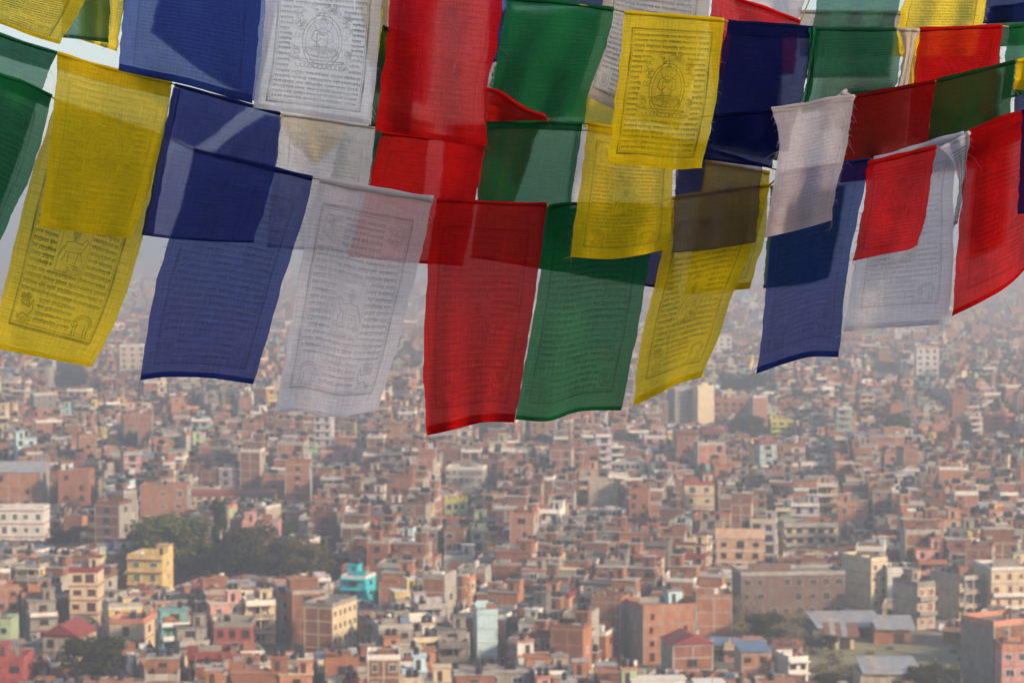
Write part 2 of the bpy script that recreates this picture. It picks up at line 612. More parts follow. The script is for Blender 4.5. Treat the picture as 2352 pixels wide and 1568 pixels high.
hero('tall_house', 'cream tower house with shaded grey side wall and bay windows', 'house', 1944, 2042, 1290, 1400, 4, 11, 0.55, 'the cream tower house', style='p', wall='cream', trim='concl', cols=2, tanks=0, wframe='white', par='cream')
hero('house', 'pale blank-walled house joined to the cream tower house', 'house', 2038, 2086, 1312, 1402, 3, 8, 0.0, 'the pale blank-walled house', style='p', wall='white', trim='white', cols=0, tanks=1)
hero('house', 'beige corner house with red and white windows beside the sheds', 'house', 2062, 2152, 1345, 1446, 3, 9, 0.5, 'the beige corner house', style='p', wall='beige', trim='conc', cols=2, wframe='white', glass='maroon', tower=1, tanks=0, balcony=(1, 2))
hero('apartment_block', 'grey-beige apartment block with shaded long side right of the beige corner house', B, 2152, 2262, 1330, 1428, 3, 12, 0.55, 'the grey-beige block', style='p', wall='beige', trim='concl', cols=3, wframe='concl', par='concl', tanks=2, hf_=.4, gallery=True)
hero('apartment_block', 'tall cream apartment block with red curtains at the right frame edge', B, 2258, 2390, 1310, 1428, 4, 12, 0.15, 'the red-curtained cream block', style='p', wall='cream', trim='concl', cols=4, wframe='concl', glass='maroon', par='white', tanks=1, tower=1, hf_=.35, balcony=(1, 2))
hero('brick_house', 'brick house with blue tin roof left of the scrub at the bottom', 'house', 1694, 1772, 1500, 1562, 2, 8, 0.1, 'the blue-roofed brick house', style='brick', wall='brickc', trim='concl', cols=2, tin='tinblue', tanks=0)
hero('house', 'white house with overhanging flat roof beside the field at the bottom', 'house', 1788, 1858, 1518, 1572, 2, 8, 0.25, 'the white overhanging house', style='p', wall='white', trim='white', cols=2, tanks=1, over=1.0, wframe='wood')
hero('house', 'brick gable house with maroon roof below the teal-topped house', 'house', 1524, 1640, 1482, 1566, 3, 9, 0.2, 'the maroon-gabled brick house', style='brick', wall='brickb', trim='concl', cols=1, gable='maroon', tanks=0)
hero('brick_building', 'dark brick and pink building in the bottom right corner', B, 2224, 2400, 1438, 1585, 4, 10, 0.5, 'the brick and pink corner building', style='brick', wall='brickd', trim='conc', cols=2, tanks=0, par='salmon', wframe='concl', hf_=.25)
hero('house', 'salmon-pink house with white windows in the bottom right corner', 'house', 2300, 2400, 1490, 1600, 3, 8, 0.0, None, style='p', wall='pink', trim='salmon', cols=3, wframe='white', tanks=0)
hero('house', 'orange house with pale parapet above the curved cream terrace', 'house', 1926, 2002, 1160, 1218, 2, 8, -0.2, 'the orange house', style='p', wall='salmon', trim='peach', cols=2, tower=-1, tanks=1, wframe='white', side_cols=1)
hero('house', 'cream and red striped tower house in the middle distance', 'house', 1572, 1641, 1112, 1188, 3, 9, 0.0, 'the cream and red striped house', style='p', wall='cream', trim='red', cols=2, tower=1, tanks=0, wframe='white', par='red', tower_col='cream')
hero('tower_block', 'tall grey tower block with bright cream stair shaft under yellow flag', B, 1535, 1638, 897, 982, 8, 12, 0.25, 'the grey tower block', style='p', wall='conc', trim='concl', cols=4, tanks=0, wframe='concl', tower=1, tower_col='cream')
hero('tower_block', 'cream stair shaft standing against the grey tower block', B, 1592, 1642, 890, 984, 1, 4, 0.55, None, style='p', wall='cream', trim='cream', cols=0, tanks=0)
hero('brick_building', 'wide pinkish brick building right of the grey tower block', B, 1640, 1712, 922, 962, 3, 10, 0.0, 'the wide pinkish brick building', style='p', wall='brickc', trim='brickc', cols=4, tanks=0)
hero('tower_block', 'white stepped tower with orange balcony bands far at right', B, 2105, 2156, 800, 872, 5, 9, 0.0, 'the white and orange tower', style='p', wall='white', trim='white', cols=3, tower=-1, tower_col='white', tanks=0, par='orange')
hero('house', 'lime-yellow house with dark balconies beside dark trees', 'house', 1770, 1822, 968, 1016, 4, 8, 0.0, 'the lime-yellow house', style='p', wall='lime', trim='lime', cols=3, tower=-1, tanks=0, balcony=(1, 2, 3))
hero('house', 'bright coral-red house far at the right edge', 'house', 2262, 2332, 955, 1004, 4, 8, 0.3, 'the coral-red house', style='p', wall='red', trim='salmon', cols=2, tower=1, tower_col='salmon', tanks=0)
hero('house', 'grey house front with two dark square windows per floor', 'house', 1978, 2012, 966, 1000, 2, 8, 0.0, 'the square-windowed house', style='p', wall='beige', trim='peach', cols=2, tanks=0)
hero('brick_building', 'broad brick building with low grey pitched roof at left edge', B, -30, 95, 1085, 1172, 3, 14, 0.0, 'the grey-roofed brick building', style='brick', wall='brickc', trim='concl', cols=2, gable='tin', tanks=0, wframe='wood', hf_=.3)
hero('brick_building', 'tall brick house with a white rooftop hut at left', B, 134, 206, 1086, 1178, 4, 9, 0.0, 'the white-hutted brick house', style='brick', wall='brick', trim='brickc', cols=2, tower=-1, tower_col='white', tanks=0, hf_=.3)
hero('brick_building', 'wide brick house with three floors above the large green tree', B, 322, 430, 1120, 1205, 3, 10, 0.0, 'the wide brick house', style='brick', wall='brickc', trim='conc', cols=3, tanks=1, wframe='white', hf_=.35)
hero('long_house', 'long low house with rusty red roof and row of pillars', 'house', 430, 630, 1138, 1162, 2, 8, 0.0, 'the long red-roofed house', style='p', wall='cream', trim='tile', cols=10, tin='tile', tanks=0)
hero('apartment_block', 'pale bluish-grey block with tall windows in the middle distance', B, 1024, 1118, 1078, 1128, 3, 9, -0.15, 'the bluish-grey block', style='p', wall='concl', trim='white', cols=6, tanks=0, wframe='white', side_cols=2)
hero('house', 'lime-green house with ornate parapet in the middle distance', 'house', 1022, 1072, 1152, 1198, 2, 8, 0.0, 'the lime-green house', style='p', wall='pgreen', trim='lime', cols=3, tower=0, tanks=0, par='lime')
hero('brick_house', 'tall slim brick house with concrete bands in the middle distance', 'house', 655, 712, 1066, 1172, 5, 9, 0.0, 'the tall slim brick house', style='brick', wall='brick', trim='concl', cols=1, tanks=0, hf_=.2)
hero('house', 'tall blank beige house below the green and yellow flags', 'house', 1352, 1420, 1110, 1178, 4, 10, 0.0, 'the tall blank beige house', style='p', wall='beige', trim='beige', cols=0, tanks=0)
hero('house', 'pink house with roof pergola below the white flag', 'house', 738, 812, 1038, 1072, 2, 9, 0.0, 'the pink pergola house', style='p', wall='pink', trim='pink', cols=2, tower=1, tanks=0)
hero('house', 'low scarlet house in the bottom left corner', 'house', -30, 56, 1520, 1590, 2, 9, 0.0, 'the scarlet corner house', style='p', wall='red', trim='red', cols=2, tower=-1, tanks=0)
hero('house', 'lime-green front with red sill at the left frame edge', 'house', -30, 26, 1432, 1496, 2, 8, 0.0, None, style='p', wall='pgreen', trim='pgreen', cols=2, tanks=0)
hero('house', 'red and grey house with dark windows and flat tin awning', 'house', 492, 578, 1438, 1508, 2, 9, 0.0, 'the red and grey house', style='p', wall='red', trim='conc', cols=3, tanks=2)
hero('house', 'pink house half hidden behind the dark trees', 'house', 556, 640, 1205, 1248, 2, 9, 0.0, 'the half-hidden pink house', style='p', wall='pink', trim='pink', cols=3, tower=-1, tanks=0)
hero('house', 'cream seven-floor block beside the blue flag hem at left', 'house', 275, 335, 795, 862, 5, 10, 0.0, 'the cream seven-floor block', style='p', wall='cream', trim='white', cols=3, tanks=0)
hero('house', 'white flats far away under the right yellow flag', 'house', 1636, 1680, 775, 818, 4, 9, 0.0, None, style='p', wall='white', trim='white', cols=3, tanks=0)
hero('house', 'bright white house with arcade and rooftop room, middle distance right', 'house', 1840, 1902, 1066, 1092, 2, 9, 0.0, 'the bright white arcade house', style='p', wall='white', trim='white', cols=5, tower=1, tower_col='white', tanks=0)
hero('house', 'white two-part house with narrow windows, middle distance', 'house', 1412, 1482, 1064, 1096, 2, 9, -0.2, 'the white two-part house', style='p', wall='white', trim='white', cols=5, tanks=0)
hero('house', 'small coral house with white trim beneath the grey tower block', 'house', 1480, 1530, 1005, 1036, 2, 8, 0.0, None, style='p', wall='pink', trim='white', cols=2, tower=1, tanks=0)
hero('house', 'cream and yellow terrace house with rounded balcony behind the school roof', 'house', 1800, 1924, 1208, 1275, 3, 9, 0.0, 'the yellow terrace house', style='p', wall='cream', trim='concl', cols=5, balcony=(1, 2), tanks=1, over=.6)


# tin-roofed sheds beside the field
def shed(label, x0, x1, yb, ytop, d, rz, roof='tin', wall='concd'):
    gp = ground((x0 + x1) / 2, yb)
    Y = gp[1]
    w = (x1 - x0) * Y / FPX
    h = at(0, ytop, Y)[2]
    P = [('wall', 0, wall, 'b', (0, 0, h / 2), (w, d, h)), *[('roof_sheet', i + 1, (roof, 'concl', roof, 'tin', roof)[i % 5], 's', ((i - 2.5) * (w + 1) / 6 + (w + 1) / 12, 0, h + .9 + .03 * (i % 2)), ((w + 1) / 6 * 1.01, d + 1.2 + .2 * (i % 3), 1.6)) for i in range(6)],
         ('door', 0, 'shutter', 'b', (w * .2, -d / 2 - .03, 1.2), (2.2, .08, 2.3))]
    r = build_house('shed', P, (gp[0], Y + d / 2, 0), rz)
    tag(r, label, 'shed', 'tin-roofed sheds by the field')
    CAPS.append((x0 - 5, x1 + 5, yb, Y))
    TAKEN.append((gp[0], Y + d / 2, max(w, d) * .55))


shed('widest grey tin-roofed shed behind the field', 1862, 2015, 1462, 1442, 13, 0.06)
shed('small tin-roofed shed with brick wall nearest the beige corner house', 2010, 2092, 1478, 1446, 9, -0.05, wall='brick')
shed('small cream-walled shed with rusty sheet roof in front of the widest shed', 1895, 1965, 1490, 1462, 8, -0.08, roof='rust', wall='cream')
shed('white sheet-roofed shed at the very bottom of the field', 1975, 2100, 1590, 1548, 10, 0.0, roof='tin', wall='beige')

# trees claim their room before the common houses are dealt out
TREES = [  # label, x, y of the visible foot, height px, width px, kind
    ('large round bright-green tree above the butter-yellow house', 388, 1340, 158, 205, 0),
    ('slim dark poplar rising above the trees in the left half', 502, 1347, 200, 64, 1),
    ('dark bushy tree with bare twigs right of the slim poplar', 578, 1352, 162, 180, 2),
    ('olive-brown spreading tree right of the dark bushy tree', 690, 1350, 128, 170, 3),
    ('dark tree between the white maroon-banded block and the brick houses', 155, 1275, 75, 110, 2),
    ('dark leafy tree at the bottom edge beside the beige villa', 205, 1590, 130, 170, 2),
    ('low dark tree between the poplar and the large green tree', 455, 1345, 80, 100, 2),
    ('hazy dark tree below the hem of the large yellow flag', 165, 905, 72, 80, 2),
    ('hazy dark round tree between yellow flag and right blue flag', 1712, 912, 62, 120, 2),
    ('long dark tree clump beside the lime-yellow house', 1720, 1015, 62, 110, 2),
    ('pale green hazy tree right of the lower corner of the right blue flag', 2030, 868, 40, 60, 0),
    ('round olive tree beside the yellow block at left', 285, 1045, 58, 62, 3),
    ('silvery bare tree standing in the scrub beside the sheds', 1826, 1488, 62, 46, 4),
    ('dark scrubby tree beneath the long dark brick building', 1760, 1478, 72, 110, 2),
    ('brown leafless tree beside the concrete-gridded brick house', 1715, 1440, 80, 80, 4),
    ('dark round shrub tree at the bottom edge of the field', 1900, 1600, 55, 70, 2),
    ('leafy dark tree at the bottom right below the field', 2130, 1592, 70, 110, 2),
    ('small dark tree in front of the cream-walled shed', 1908, 1500, 45, 42, 2),
    ('hazy tree behind the lower corner of the red flag', 1230, 1035, 45, 60, 2),
    ('small green tree left of the brick terrace in the middle', 665, 1240, 42, 44, 0),
    ('hazy dark conifer right of the coral-red house', 2222, 1030, 60, 40, 1),
    ('tree among grey houses beneath the green flag', 1440, 1030, 40, 60, 3),
]
for t in TREES:
    gp = ground(t[1], t[2])
    CAPS.append((t[1] - t[4] / 2, t[1] + t[4] / 2, t[2] - t[3] * .12, gp[1]))
    TAKEN.append((gp[0], gp[1] + t[4] * .2 * gp[1] / FPX, t[4] * .42 * gp[1] / FPX))

# -------- the common houses
FIELD = [(ground(x, y)[0], ground(x, y)[1]) for x, y in field_pts]


def inside(poly, x, y):
    r = False
    for i in range(len(poly)):
        (xa, ya), (xb, yb) = poly[i], poly[i - 1]
        if (ya > y) != (yb > y) and x < (xb - xa) * (y - ya) / (yb - ya) + xa:
            r = not r
    return r


KEEP = [FIELD, [tuple(ground(x, y)[:2]) for x, y in [(1690, 1425), (1850, 1425), (1850, 1500), (1690, 1500)]],
        [tuple(ground(x, y)[:2]) for x, y in [(1850, 1470), (2240, 1470), (2240, 1432), (2150, 1425), (2090, 1450)]]]
for x0, x1, yv in ((1700, 1870, 1478), (1880, 2225, 1500), (1700, 1790, 1430)):
    CAPS.append((x0, x1, 1562 if x0 > 1870 else 1492, ground(x0, yv)[1]))

nr = np.random.default_rng(11)
half = 1176 / FPX * 1.10
seeds = []
d = 400.0
while d < 5600:
    st = 105 if d < 1500 else 190 if d < 3000 else 420
    n = int(2 * d * half / st) + 2
    for i in range(n):
        seeds.append((-d * half + (i + nr.uniform(0, 1)) * st, d + nr.uniform(-.4, .4) * st))
    d += st
seeds = np.array(seeds)
ang = nr.choice([-0.5, -0.32, -0.2, -0.1, 0.0, 0.08, 0.18, 0.3, 0.45], len(seeds)) + nr.normal(0, .05, len(seeds))
lots = []
for si, (sx, sy) in enumerate(seeds):
    far = sy > 1500
    vfar = sy > 3000
    R = 85 if not far else 150 if not vfar else 330
    cw, cd = (7.0, 8.3) if not far else (11.5, 13.5) if not vfar else (17, 22)
    ca, sa = cos(ang[si]), sin(ang[si])
    nu = int(R / cw) + 1; nv = int(R / cd) + 1
    for iv in range(-nv, nv + 1):
        for iu in range(-nu, nu + 1):
            u = iu * cw + (iu // 5) * 2.4 + nr.normal(0, .5)
            v = iv * cd + (iv // 3) * 2.6 + nr.normal(0, .5)
            x, y = sx + u * ca - v * sa, sy + u * sa + v * ca
            if y < 405 or y > 5600 or abs(x) > y * half + 8: continue
            lots.append((x, y, si, cw, cd))
L = np.array(lots)
own = np.empty(len(L), int)
for a in range(0, len(L), 4000):
    dd = (L[a:a + 4000, 0:1] - seeds[None, :, 0]) ** 2 + (L[a:a + 4000, 1:2] - seeds[None, :, 1]) ** 2
    own[a:a + 4000] = dd.argmin(1)
L = L[own == L[:, 2].astype(int)]
L = L[np.argsort(L[:, 1])]
TK = np.array(TAKEN)

BRICKS = ['brick', 'brickb', 'brickc', 'brickd']
PAINT = ['cream', 'peach', 'pink', 'white', 'yellow', 'pblue', 'pgreen', 'salmon', 'beige', 'lilac', 'concl', 'cream', 'white', 'beige', 'tealg', 'peach', 'cream', 'concl']
NAMEC = {'brick': 'red brick', 'brickb': 'dark red brick', 'brickc': 'orange brick', 'brickd': 'brown brick', 'conc': 'grey concrete', 'concd': 'dark concrete',
         'concl': 'pale concrete', 'cream': 'cream', 'peach': 'peach', 'pink': 'pink', 'white': 'white', 'yellow': 'yellow', 'pblue': 'pale blue', 'pgreen': 'pale green',
         'salmon': 'salmon', 'beige': 'beige', 'lilac': 'lilac', 'tealg': 'sea-green', 'red': 'red'}
N_IND = 450
ind = []
boxes = []       # far houses, gathered for one mesh
cand = 0
hrng = random.Random(21)
CA = np.array(CAPS)
for (x, y, si, cw, cd) in L:
    if y < 1700 and len(TK):
        if ((TK[:, 0] - x) ** 2 + (TK[:, 1] - y) ** 2 < (TK[:, 2] + cw * .42) ** 2).any(): continue
        if any(inside(k, x, y) for k in KEEP): continue
    if hrng.random() < (.05 if y < 2500 else .12): continue
    rz = ang[int(si)] + hrng.gauss(0, .02)
    w = cw * (hrng.uniform(.72, 1.02) if hrng.random() < .78 else hrng.uniform(1.1, 1.5))
    dp = cd * hrng.uniform(.74, .98)
    n = hrng.choice((1, 2, 2, 3, 3, 3, 4, 4, 4, 5, 6)) if y < 2600 else hrng.choice((2, 3, 3, 4, 4, 5, 6, 7))
    fh = hrng.uniform(2.6, 3.0)
    xs, _ = project((x, y, 0))
    hw = w * .62 * FPX / y
    lim = 99.0
    if y < 1700:
        hit = (y < CA[:, 3] - 1) & (xs + hw > CA[:, 0]) & (xs - hw < CA[:, 1])
        if hit.any():
            lim = at(xs, CA[hit, 2].max(), y)[2] + 1.8
    if lim < 3.0: continue
    tower = hrng.choice((0, -1, 1, 1))
    extra = 1.2 + (2.8 if tower else 0)
    while n > 1 and n * fh + extra > lim: 
        if tower: tower = 0; extra = 1.2
        else: n -= 1
    if n * fh + extra > lim + 1.0:
        continue
    r = hrng.random()
    if r < .50:
        wall = hrng.choice(BRICKS); style = 'brick'; trim = hrng.choice(('conc', 'concl', 'concl', 'brickc', 'beige'))
    elif r < .64:
        wall = hrng.choice(('conc', 'concd', 'conc', 'beige')); style = 'p'; trim = hrng.choice(('concd', 'concl', 'conc'))
    else:
        wall = hrng.choice(PAINT); style = 'p'; trim = hrng.choice((wall, 'white', 'concl', 'maroon', 'salmon', 'brickc', 'cream'))
    if style == 'p' and y < 800: n = min(n, 4)
    tin = hrng.choice(('tin', 'tin', 'tinblue', 'rust', 'tile')) if hrng.random() < .08 and not tower else None
    terr = hrng.choice((0, 0, 0.5, .6)) if n > 2 and not tin else 0
    kw = dict(fh=fh, wall=wall, trim=trim, style=style, tower=tower, tanks=hrng.choice((0, 1, 1, 2, 2)) if not tin else 0, tin=tin, terrace=terr,
              stubs=style == 'brick' and hrng.random() < .35 and not tower and not tin and n * fh + 3 < lim, par=hrng.choice((None, None, 'concl', 'white')),
              wframe=hrng.choice(('wood', 'wood', 'white', 'shutter')), balcony=(1, 2, 3) if style == 'p' and hrng.random() < .4 else (), over=hrng.choice((0, .6)),
              hf_=hrng.choice((.3, .4, .5)), gallery=style == 'p' and hrng.random() < .4, clutter=hrng.choice((1, 2, 3, 4, 5, 6)) if y < 1500 else hrng.choice((0, 1)),
              cols=hrng.choice((0, 0, 1, 2, None)) if style == 'brick' else None)
    if len(ind) < N_IND:
        px, py = project((x, y, n * fh + 2))
        if py > 1585 or px < -40 or px > 2392:
            continue            # below or beside the picture
        ind.append(dict(x=x, y=y, rz=rz, w=w, d=dp, n=n, kw=kw, px=px, py=py))
        continue
    lod = 0 if y < 1100 else 1 if y < 1900 else 2
    P = house_parts(hrng, w, dp, n, **kw)
    shade_ = hrng.uniform(.62, 1.12)
    for p in P:
        part = p[0]
        if lod >= 1 and part in ('antenna_pole', 'pillar', 'railing', 'column_stub', 'tank_stand', 'door', 'tower_slab', 'roof'): continue
        if lod >= 1 and part == 'concrete_frame' and p[5][2] > 1: continue
        if lod >= 2 and part in ('unfinished_wall', 'crate', 'concrete_frame', 'floor_slab', 'balcony', 'upper_slab', 'parapet', 'water_tank'): continue
        if part == 'window':
            if lod >= 1 and p[4][2] < (n - 2.2) * fh: continue
            if lod >= 2 and (hrng.random() < .5 or y > 3000): continue
            c, s = p[4], p[5]
            sz = (s[0], .12, s[2]) if p[6] == 0 else (.12, s[0], s[2])
            boxes.append((x, y, rz, *c, *sz, 0, *PAL[p[2][1]]))
            if lod == 0:
                sz = (s[0] * 1.2, .08, s[2] * 1.2) if p[6] == 0 else (.08, s[0] * 1.2, s[2] * 1.2)
                boxes.append((x, y, rz, *c, *sz, 0, *PAL[p[2][0]]))
            continue
        tp = {'b': 0, 'c': 0, 'g': 1, 'h': 2, 's': 0}[p[3]]
        boxes.append((x, y, rz, *p[4], *p[5], tp, *(q * shade_ for q in PAL[p[2]])))

A = np.array(boxes)
nb = len(A)
V = np.repeat(CUBE_V[None], nb, 0).copy()
V[A[:, 9] == 1, 4:, 1] = 0
V[A[:, 9] == 2, 4:, 0] = 0
V = V * A[:, None, 6:9] + A[:, None, 3:6]
ca, sa = np.cos(A[:, 2])[:, None], np.sin(A[:, 2])[:, None]
W = np.empty_like(V)
W[..., 0] = V[..., 0] * ca - V[..., 1] * sa + A[:, 0:1]
W[..., 1] = V[..., 0] * sa + V[..., 1] * ca + A[:, 1:2]
W[..., 2] = V[..., 2]
F = (np.array(CUBE_F[:5])[None] + (np.arange(nb) * 8)[:, None, None]).reshape(-1, 4)
cm = bpy.data.meshes.new('distant_city')
cm.vertices.add(nb * 8)
cm.vertices.foreach_set('co', W.reshape(-1).astype(np.float32))
cm.loops.add(len(F) * 4)
cm.loops.foreach_set('vertex_index', F.reshape(-1).astype(np.int32))
cm.polygons.add(len(F))
cm.polygons.foreach_set('loop_start', (np.arange(len(F)) * 4).astype(np.int32))
cm.polygons.foreach_set('use_smooth', np.zeros(len(F), bool))
cm.update(calc_edges=True)
ca_ = cm.color_attributes.new('paint', 'FLOAT_COLOR', 'POINT')
colr = np.ones((nb, 8, 4), np.float32)
colr[..., :3] = A[:, None, 10:13] * np.random.default_rng(5).uniform(.88, 1.1, (nb, 1, 1))
ca_.data.foreach_set('color', colr.reshape(-1))
m, nt, out = nodes_of('house_paint')
b_ = N(nt, 'ShaderNodeBsdfPrincipled')
b_.inputs['Roughness'].default_value = 0.9
at_ = N(nt, 'ShaderNodeAttribute', attribute_name='paint')
nt.links.new(weathered(nt, at_.outputs['Color'], 0.8), b_.inputs['Base Color'])
nt.links.new(b_.outputs[0], out.inputs[0])
cm.materials.append(m)
tag(obj('distant_city', cm), 'hazy mass of brick and painted houses spreading to the hills', 'houses', kind='stuff')
print('far boxes', nb, 'individual', len(ind))

ORD = ['', 'second ', 'third ', 'fourth ', 'fifth ', 'sixth ', 'seventh ', 'eighth ', 'ninth ', 'tenth ', 'eleventh ', 'twelfth ']
seen = {}
for h in ind:
    kw = h['kw']
    h['what'] = NAMEC[kw['wall']]
    ft = 'sheet-metal roof' if kw['tin'] else 'roof column stubs' if kw['stubs'] else 'stair hut' if kw['tower'] else 'setback top' if kw['terrace'] else 'black roof tank' if kw['tanks'] else 'plain flat roof'
    best = min(LAND, key=lambda l: (l[1] - h['px']) ** 2 + (1.3 * (l[2] - h['py'])) ** 2)
    dx, dy = h['px'] - best[1], h['py'] - best[2]
    h['dir'] = ('left of' if dx < 0 else 'right of') if abs(dx) > 1.2 * abs(dy) else ('behind' if dy < 0 else 'in front of')
    h['ref'] = best[0]
    h['dist'] = math.hypot(dx, dy)
    h['ft'] = ft
for h in sorted(ind, key=lambda q: q['dist']):
    k = (h['what'], h['ft'], h['dir'], h['ref'])
    c = seen.get(k, 0)
    seen[k] = c + 1
    h['label'] = f"{h['what']} house, {h['ft']}, {ORD[min(c, 11)]}{'one ' if c and len(h['what'].split()) < 3 else ''}{h['dir']} {h['ref']}"
for h in ind:
    P = house_parts(hrng, h['w'], h['d'], h['n'], **h['kw'])
    st = h['kw']['style']
    root = build_house('brick_house' if st == 'brick' else 'painted_house' if h['kw']['wall'] not in ('conc', 'concd', 'concl') else 'concrete_house', P, (h['x'], h['y'], 0), h['rz'])
    tag(root, h['label'], 'house', 'houses on the near edge of the city')

# ------------------------------------------------------------------ trees
def leaf_mat(name, c1, c2):
    m, nt, out = nodes_of(name)
    geo = N(nt, 'ShaderNodeNewGeometry')
    oi = N(nt, 'ShaderNodeObjectInfo')
    n1 = noise(nt, geo.outputs['Position'], 0.5, 3)
    col = mixcol(nt, maprange(nt, n1, .3, .7, 0, 1), c1, c2)
    d_ = N(nt, 'ShaderNodeBsdfDiffuse')
    t_ = N(nt, 'ShaderNodeBsdfTranslucent')
    nt.links.new(col, d_.inputs[0]); nt.links.new(col, t_.inputs[0])
    mx = N(nt, 'ShaderNodeMixShader')
    mx.inputs[0].default_value = .3
    nt.links.new(d_.outputs[0], mx.inputs[1]); nt.links.new(t_.outputs[0], mx.inputs[2])
    nt.links.new(mx.outputs[0], out.inputs[0])
    return m


LEAF = [leaf_mat('leaf_green', (0.085, 0.105, 0.03), (0.16, 0.17, 0.06)), leaf_mat('leaf_poplar', (0.03, 0.045, 0.02), (0.055, 0.07, 0.03)),
        leaf_mat('leaf_dark', (0.035, 0.042, 0.02), (0.075, 0.075, 0.038)), leaf_mat('leaf_olive', (0.08, 0.07, 0.028), (0.13, 0.10, 0.045)),
        leaf_mat('leaf_dry', (0.20, 0.16, 0.11), (0.30, 0.25, 0.18)), leaf_mat('leaf_scrub', (0.17, 0.15, 0.08), (0.28, 0.24, 0.14))]
bark = simple_mat('bark', (0.07, 0.05, 0.035), 0.95, 2.0, (0.14, 0.11, 0.08))


def leaf_quads(p, nrm, sz, asp):
    """One small four-cornered leaf spray at each point."""
    t1 = np.cross(nrm, np.array((0.3, 0.2, .93))); t1 /= np.linalg.norm(t1, axis=1)[:, None] + 1e-6
    t2 = np.cross(nrm, t1)
    V_ = np.stack([p + t1 * sz, p + t2 * sz * asp, p - t1 * sz, p - t2 * sz * asp], 1).reshape(-1, 3)
    return V_.tolist(), [(i, i + 1, i + 2, i + 3) for i in range(0, len(V_), 4)]


def crown_mesh(kind, seed):
    """Unit crown (width 1, height 1, foot at z = 0): leaf sprays on uneven clumps."""
    r = np.random.default_rng(seed)
    cl = []
    nclump = {0: 40, 1: 34, 2: 36, 3: 34, 4: 26}[kind]
    for i in range(nclump):
        if kind == 1:
            z = r.uniform(.12, .95)
            rad = .30 * (1 - abs(z - .45) * 1.2) * r.uniform(.6, 1)
            a = r.uniform(0, 6.28)
            cl.append((cos(a) * rad, sin(a) * rad, z, r.uniform(.10, .17)))
        else:
            a = r.uniform(0, 6.28)
            q = r.uniform(0, 1) ** .5
            z = .28 + .55 * r.uniform(0, 1)
            rad = .40 * q * math.sqrt(max(.05, 1 - ((z - .5) / .5) ** 2))
            cl.append((cos(a) * rad, sin(a) * rad, z, r.uniform(.09, .19)))
    dens = {0: 260, 1: 200, 2: 240, 3: 200, 4: 90}[kind]
    C = np.repeat(np.array(cl), dens, 0)
    n = len(C)
    dv = r.normal(0, 1, (n, 3)); dv /= np.linalg.norm(dv, axis=1)[:, None]
    p = C[:, :3] + dv * (C[:, 3] * r.uniform(.25, 1.12, n) ** .6)[:, None] * np.array((1, 1, .8))
    nrm = dv + r.normal(0, .55, (n, 3)); nrm /= np.linalg.norm(nrm, axis=1)[:, None]
    sz = (r.uniform(.012, .030, n) * (1 if kind != 4 else .7))[:, None]
    vs, fs = leaf_quads(p, nrm, sz, .7)
    return mesh('crown', vs, fs, LEAF[kind]), cl


def tube(pts, radii, n=6):
    vs, fs = [], []
    pts = [np.array(p, float) for p in pts]
    for i, p in enumerate(pts):
        t = pts[min(i + 1, len(pts) - 1)] - pts[max(i - 1, 0)]
        t /= np.linalg.norm(t) + 1e-12
        ref = np.array((0, 0, 1.0)) if abs(t[2]) < .9 else np.array((1.0, 0, 0))
        a = np.cross(t, ref); a /= np.linalg.norm(a)
        b = np.cross(t, a)
        for k in range(n):
            vs.append(p + radii[i] * (cos(2 * pi * k / n) * a + sin(2 * pi * k / n) * b))
    for i in range(len(pts) - 1):
        for k in range(n):
            fs.append((i * n + k, i * n + (k + 1) % n, (i + 1) * n + (k + 1) % n, (i + 1) * n + k))
    fs.append(tuple(range((len(pts) - 1) * n, len(pts) * n)))
    return vs, fs


def trunk_mesh(cl, seed):
    r = random.Random(seed)
    vs, fs = tube([(0, 0, -.02), (.01, 0, .15), (-.01, .01, .32), (0, 0, .6)], [.035, .028, .022, .008], 7)
    for (cx, cy, cz, cr) in cl[::2]:
        z0 = r.uniform(.15, .4)
        v2, f2 = tube([(0, 0, z0), (cx * .5, cy * .5, (z0 + cz) / 2 + .02), (cx, cy, cz)], [.014, .009, .003], 5)
        o = len(vs)
        vs += v2
        fs += [tuple(i + o for i in f) for f in f2]
    return mesh('trunk', vs, fs, bark)


TM = {}
for kind in range(5):
    for v in range(2):
        c, cl = crown_mesh(kind, 100 + kind * 10 + v)
        TM[(kind, v)] = (c, trunk_mesh(cl, kind * 10 + v))


def plant_tree(label, x, y, wd, ht, kind, name='tree', group=None, v=0, rz=0.0):
    r = empty(name, (x, y, 0), rz)
    c, t = TM[(kind, v)]
    obj('crown', c, r, (0, 0, 0), (wd, wd, ht))
    obj('trunk', t, r, (0, 0, 0), (wd * .6 if kind != 1 else wd, wd * .6 if kind != 1 else wd, ht))
    return tag(r, label, 'tree', group)


for i, (lab, x, y, hp, wp, kind) in enumerate(TREES):
    gp = ground(x, y)
    k = gp[1] / FPX
    plant_tree(lab, gp[0], gp[1] + wp * .2 * k, wp * k * 1.05, hp * k * 1.04, kind, v=i % 2, rz=i * 1.3)
shade_tree = plant_tree('unseen tree added beside the viewpoint to half-shade the flags', 8.6, -0.8, 7.4, 10.0, 4, v=0, rz=.4)  # unseen tree, added to half-shade the flags
shade_tree.location.z = 88.0
tr = random.Random(77)
for i in range(26):
    y = 900 + 2000 * tr.random() ** 1.5
    x = tr.uniform(-1, 1) * y * half
    sc = tr.uniform(.8, 1.5)
    plant_tree('hazy tree poking up between far houses of the city', x, y, 9 * sc, 13 * sc, tr.choice((0, 2, 2, 3)), v=i % 2, rz=tr.uniform(0, 6), group='trees scattered through the city')

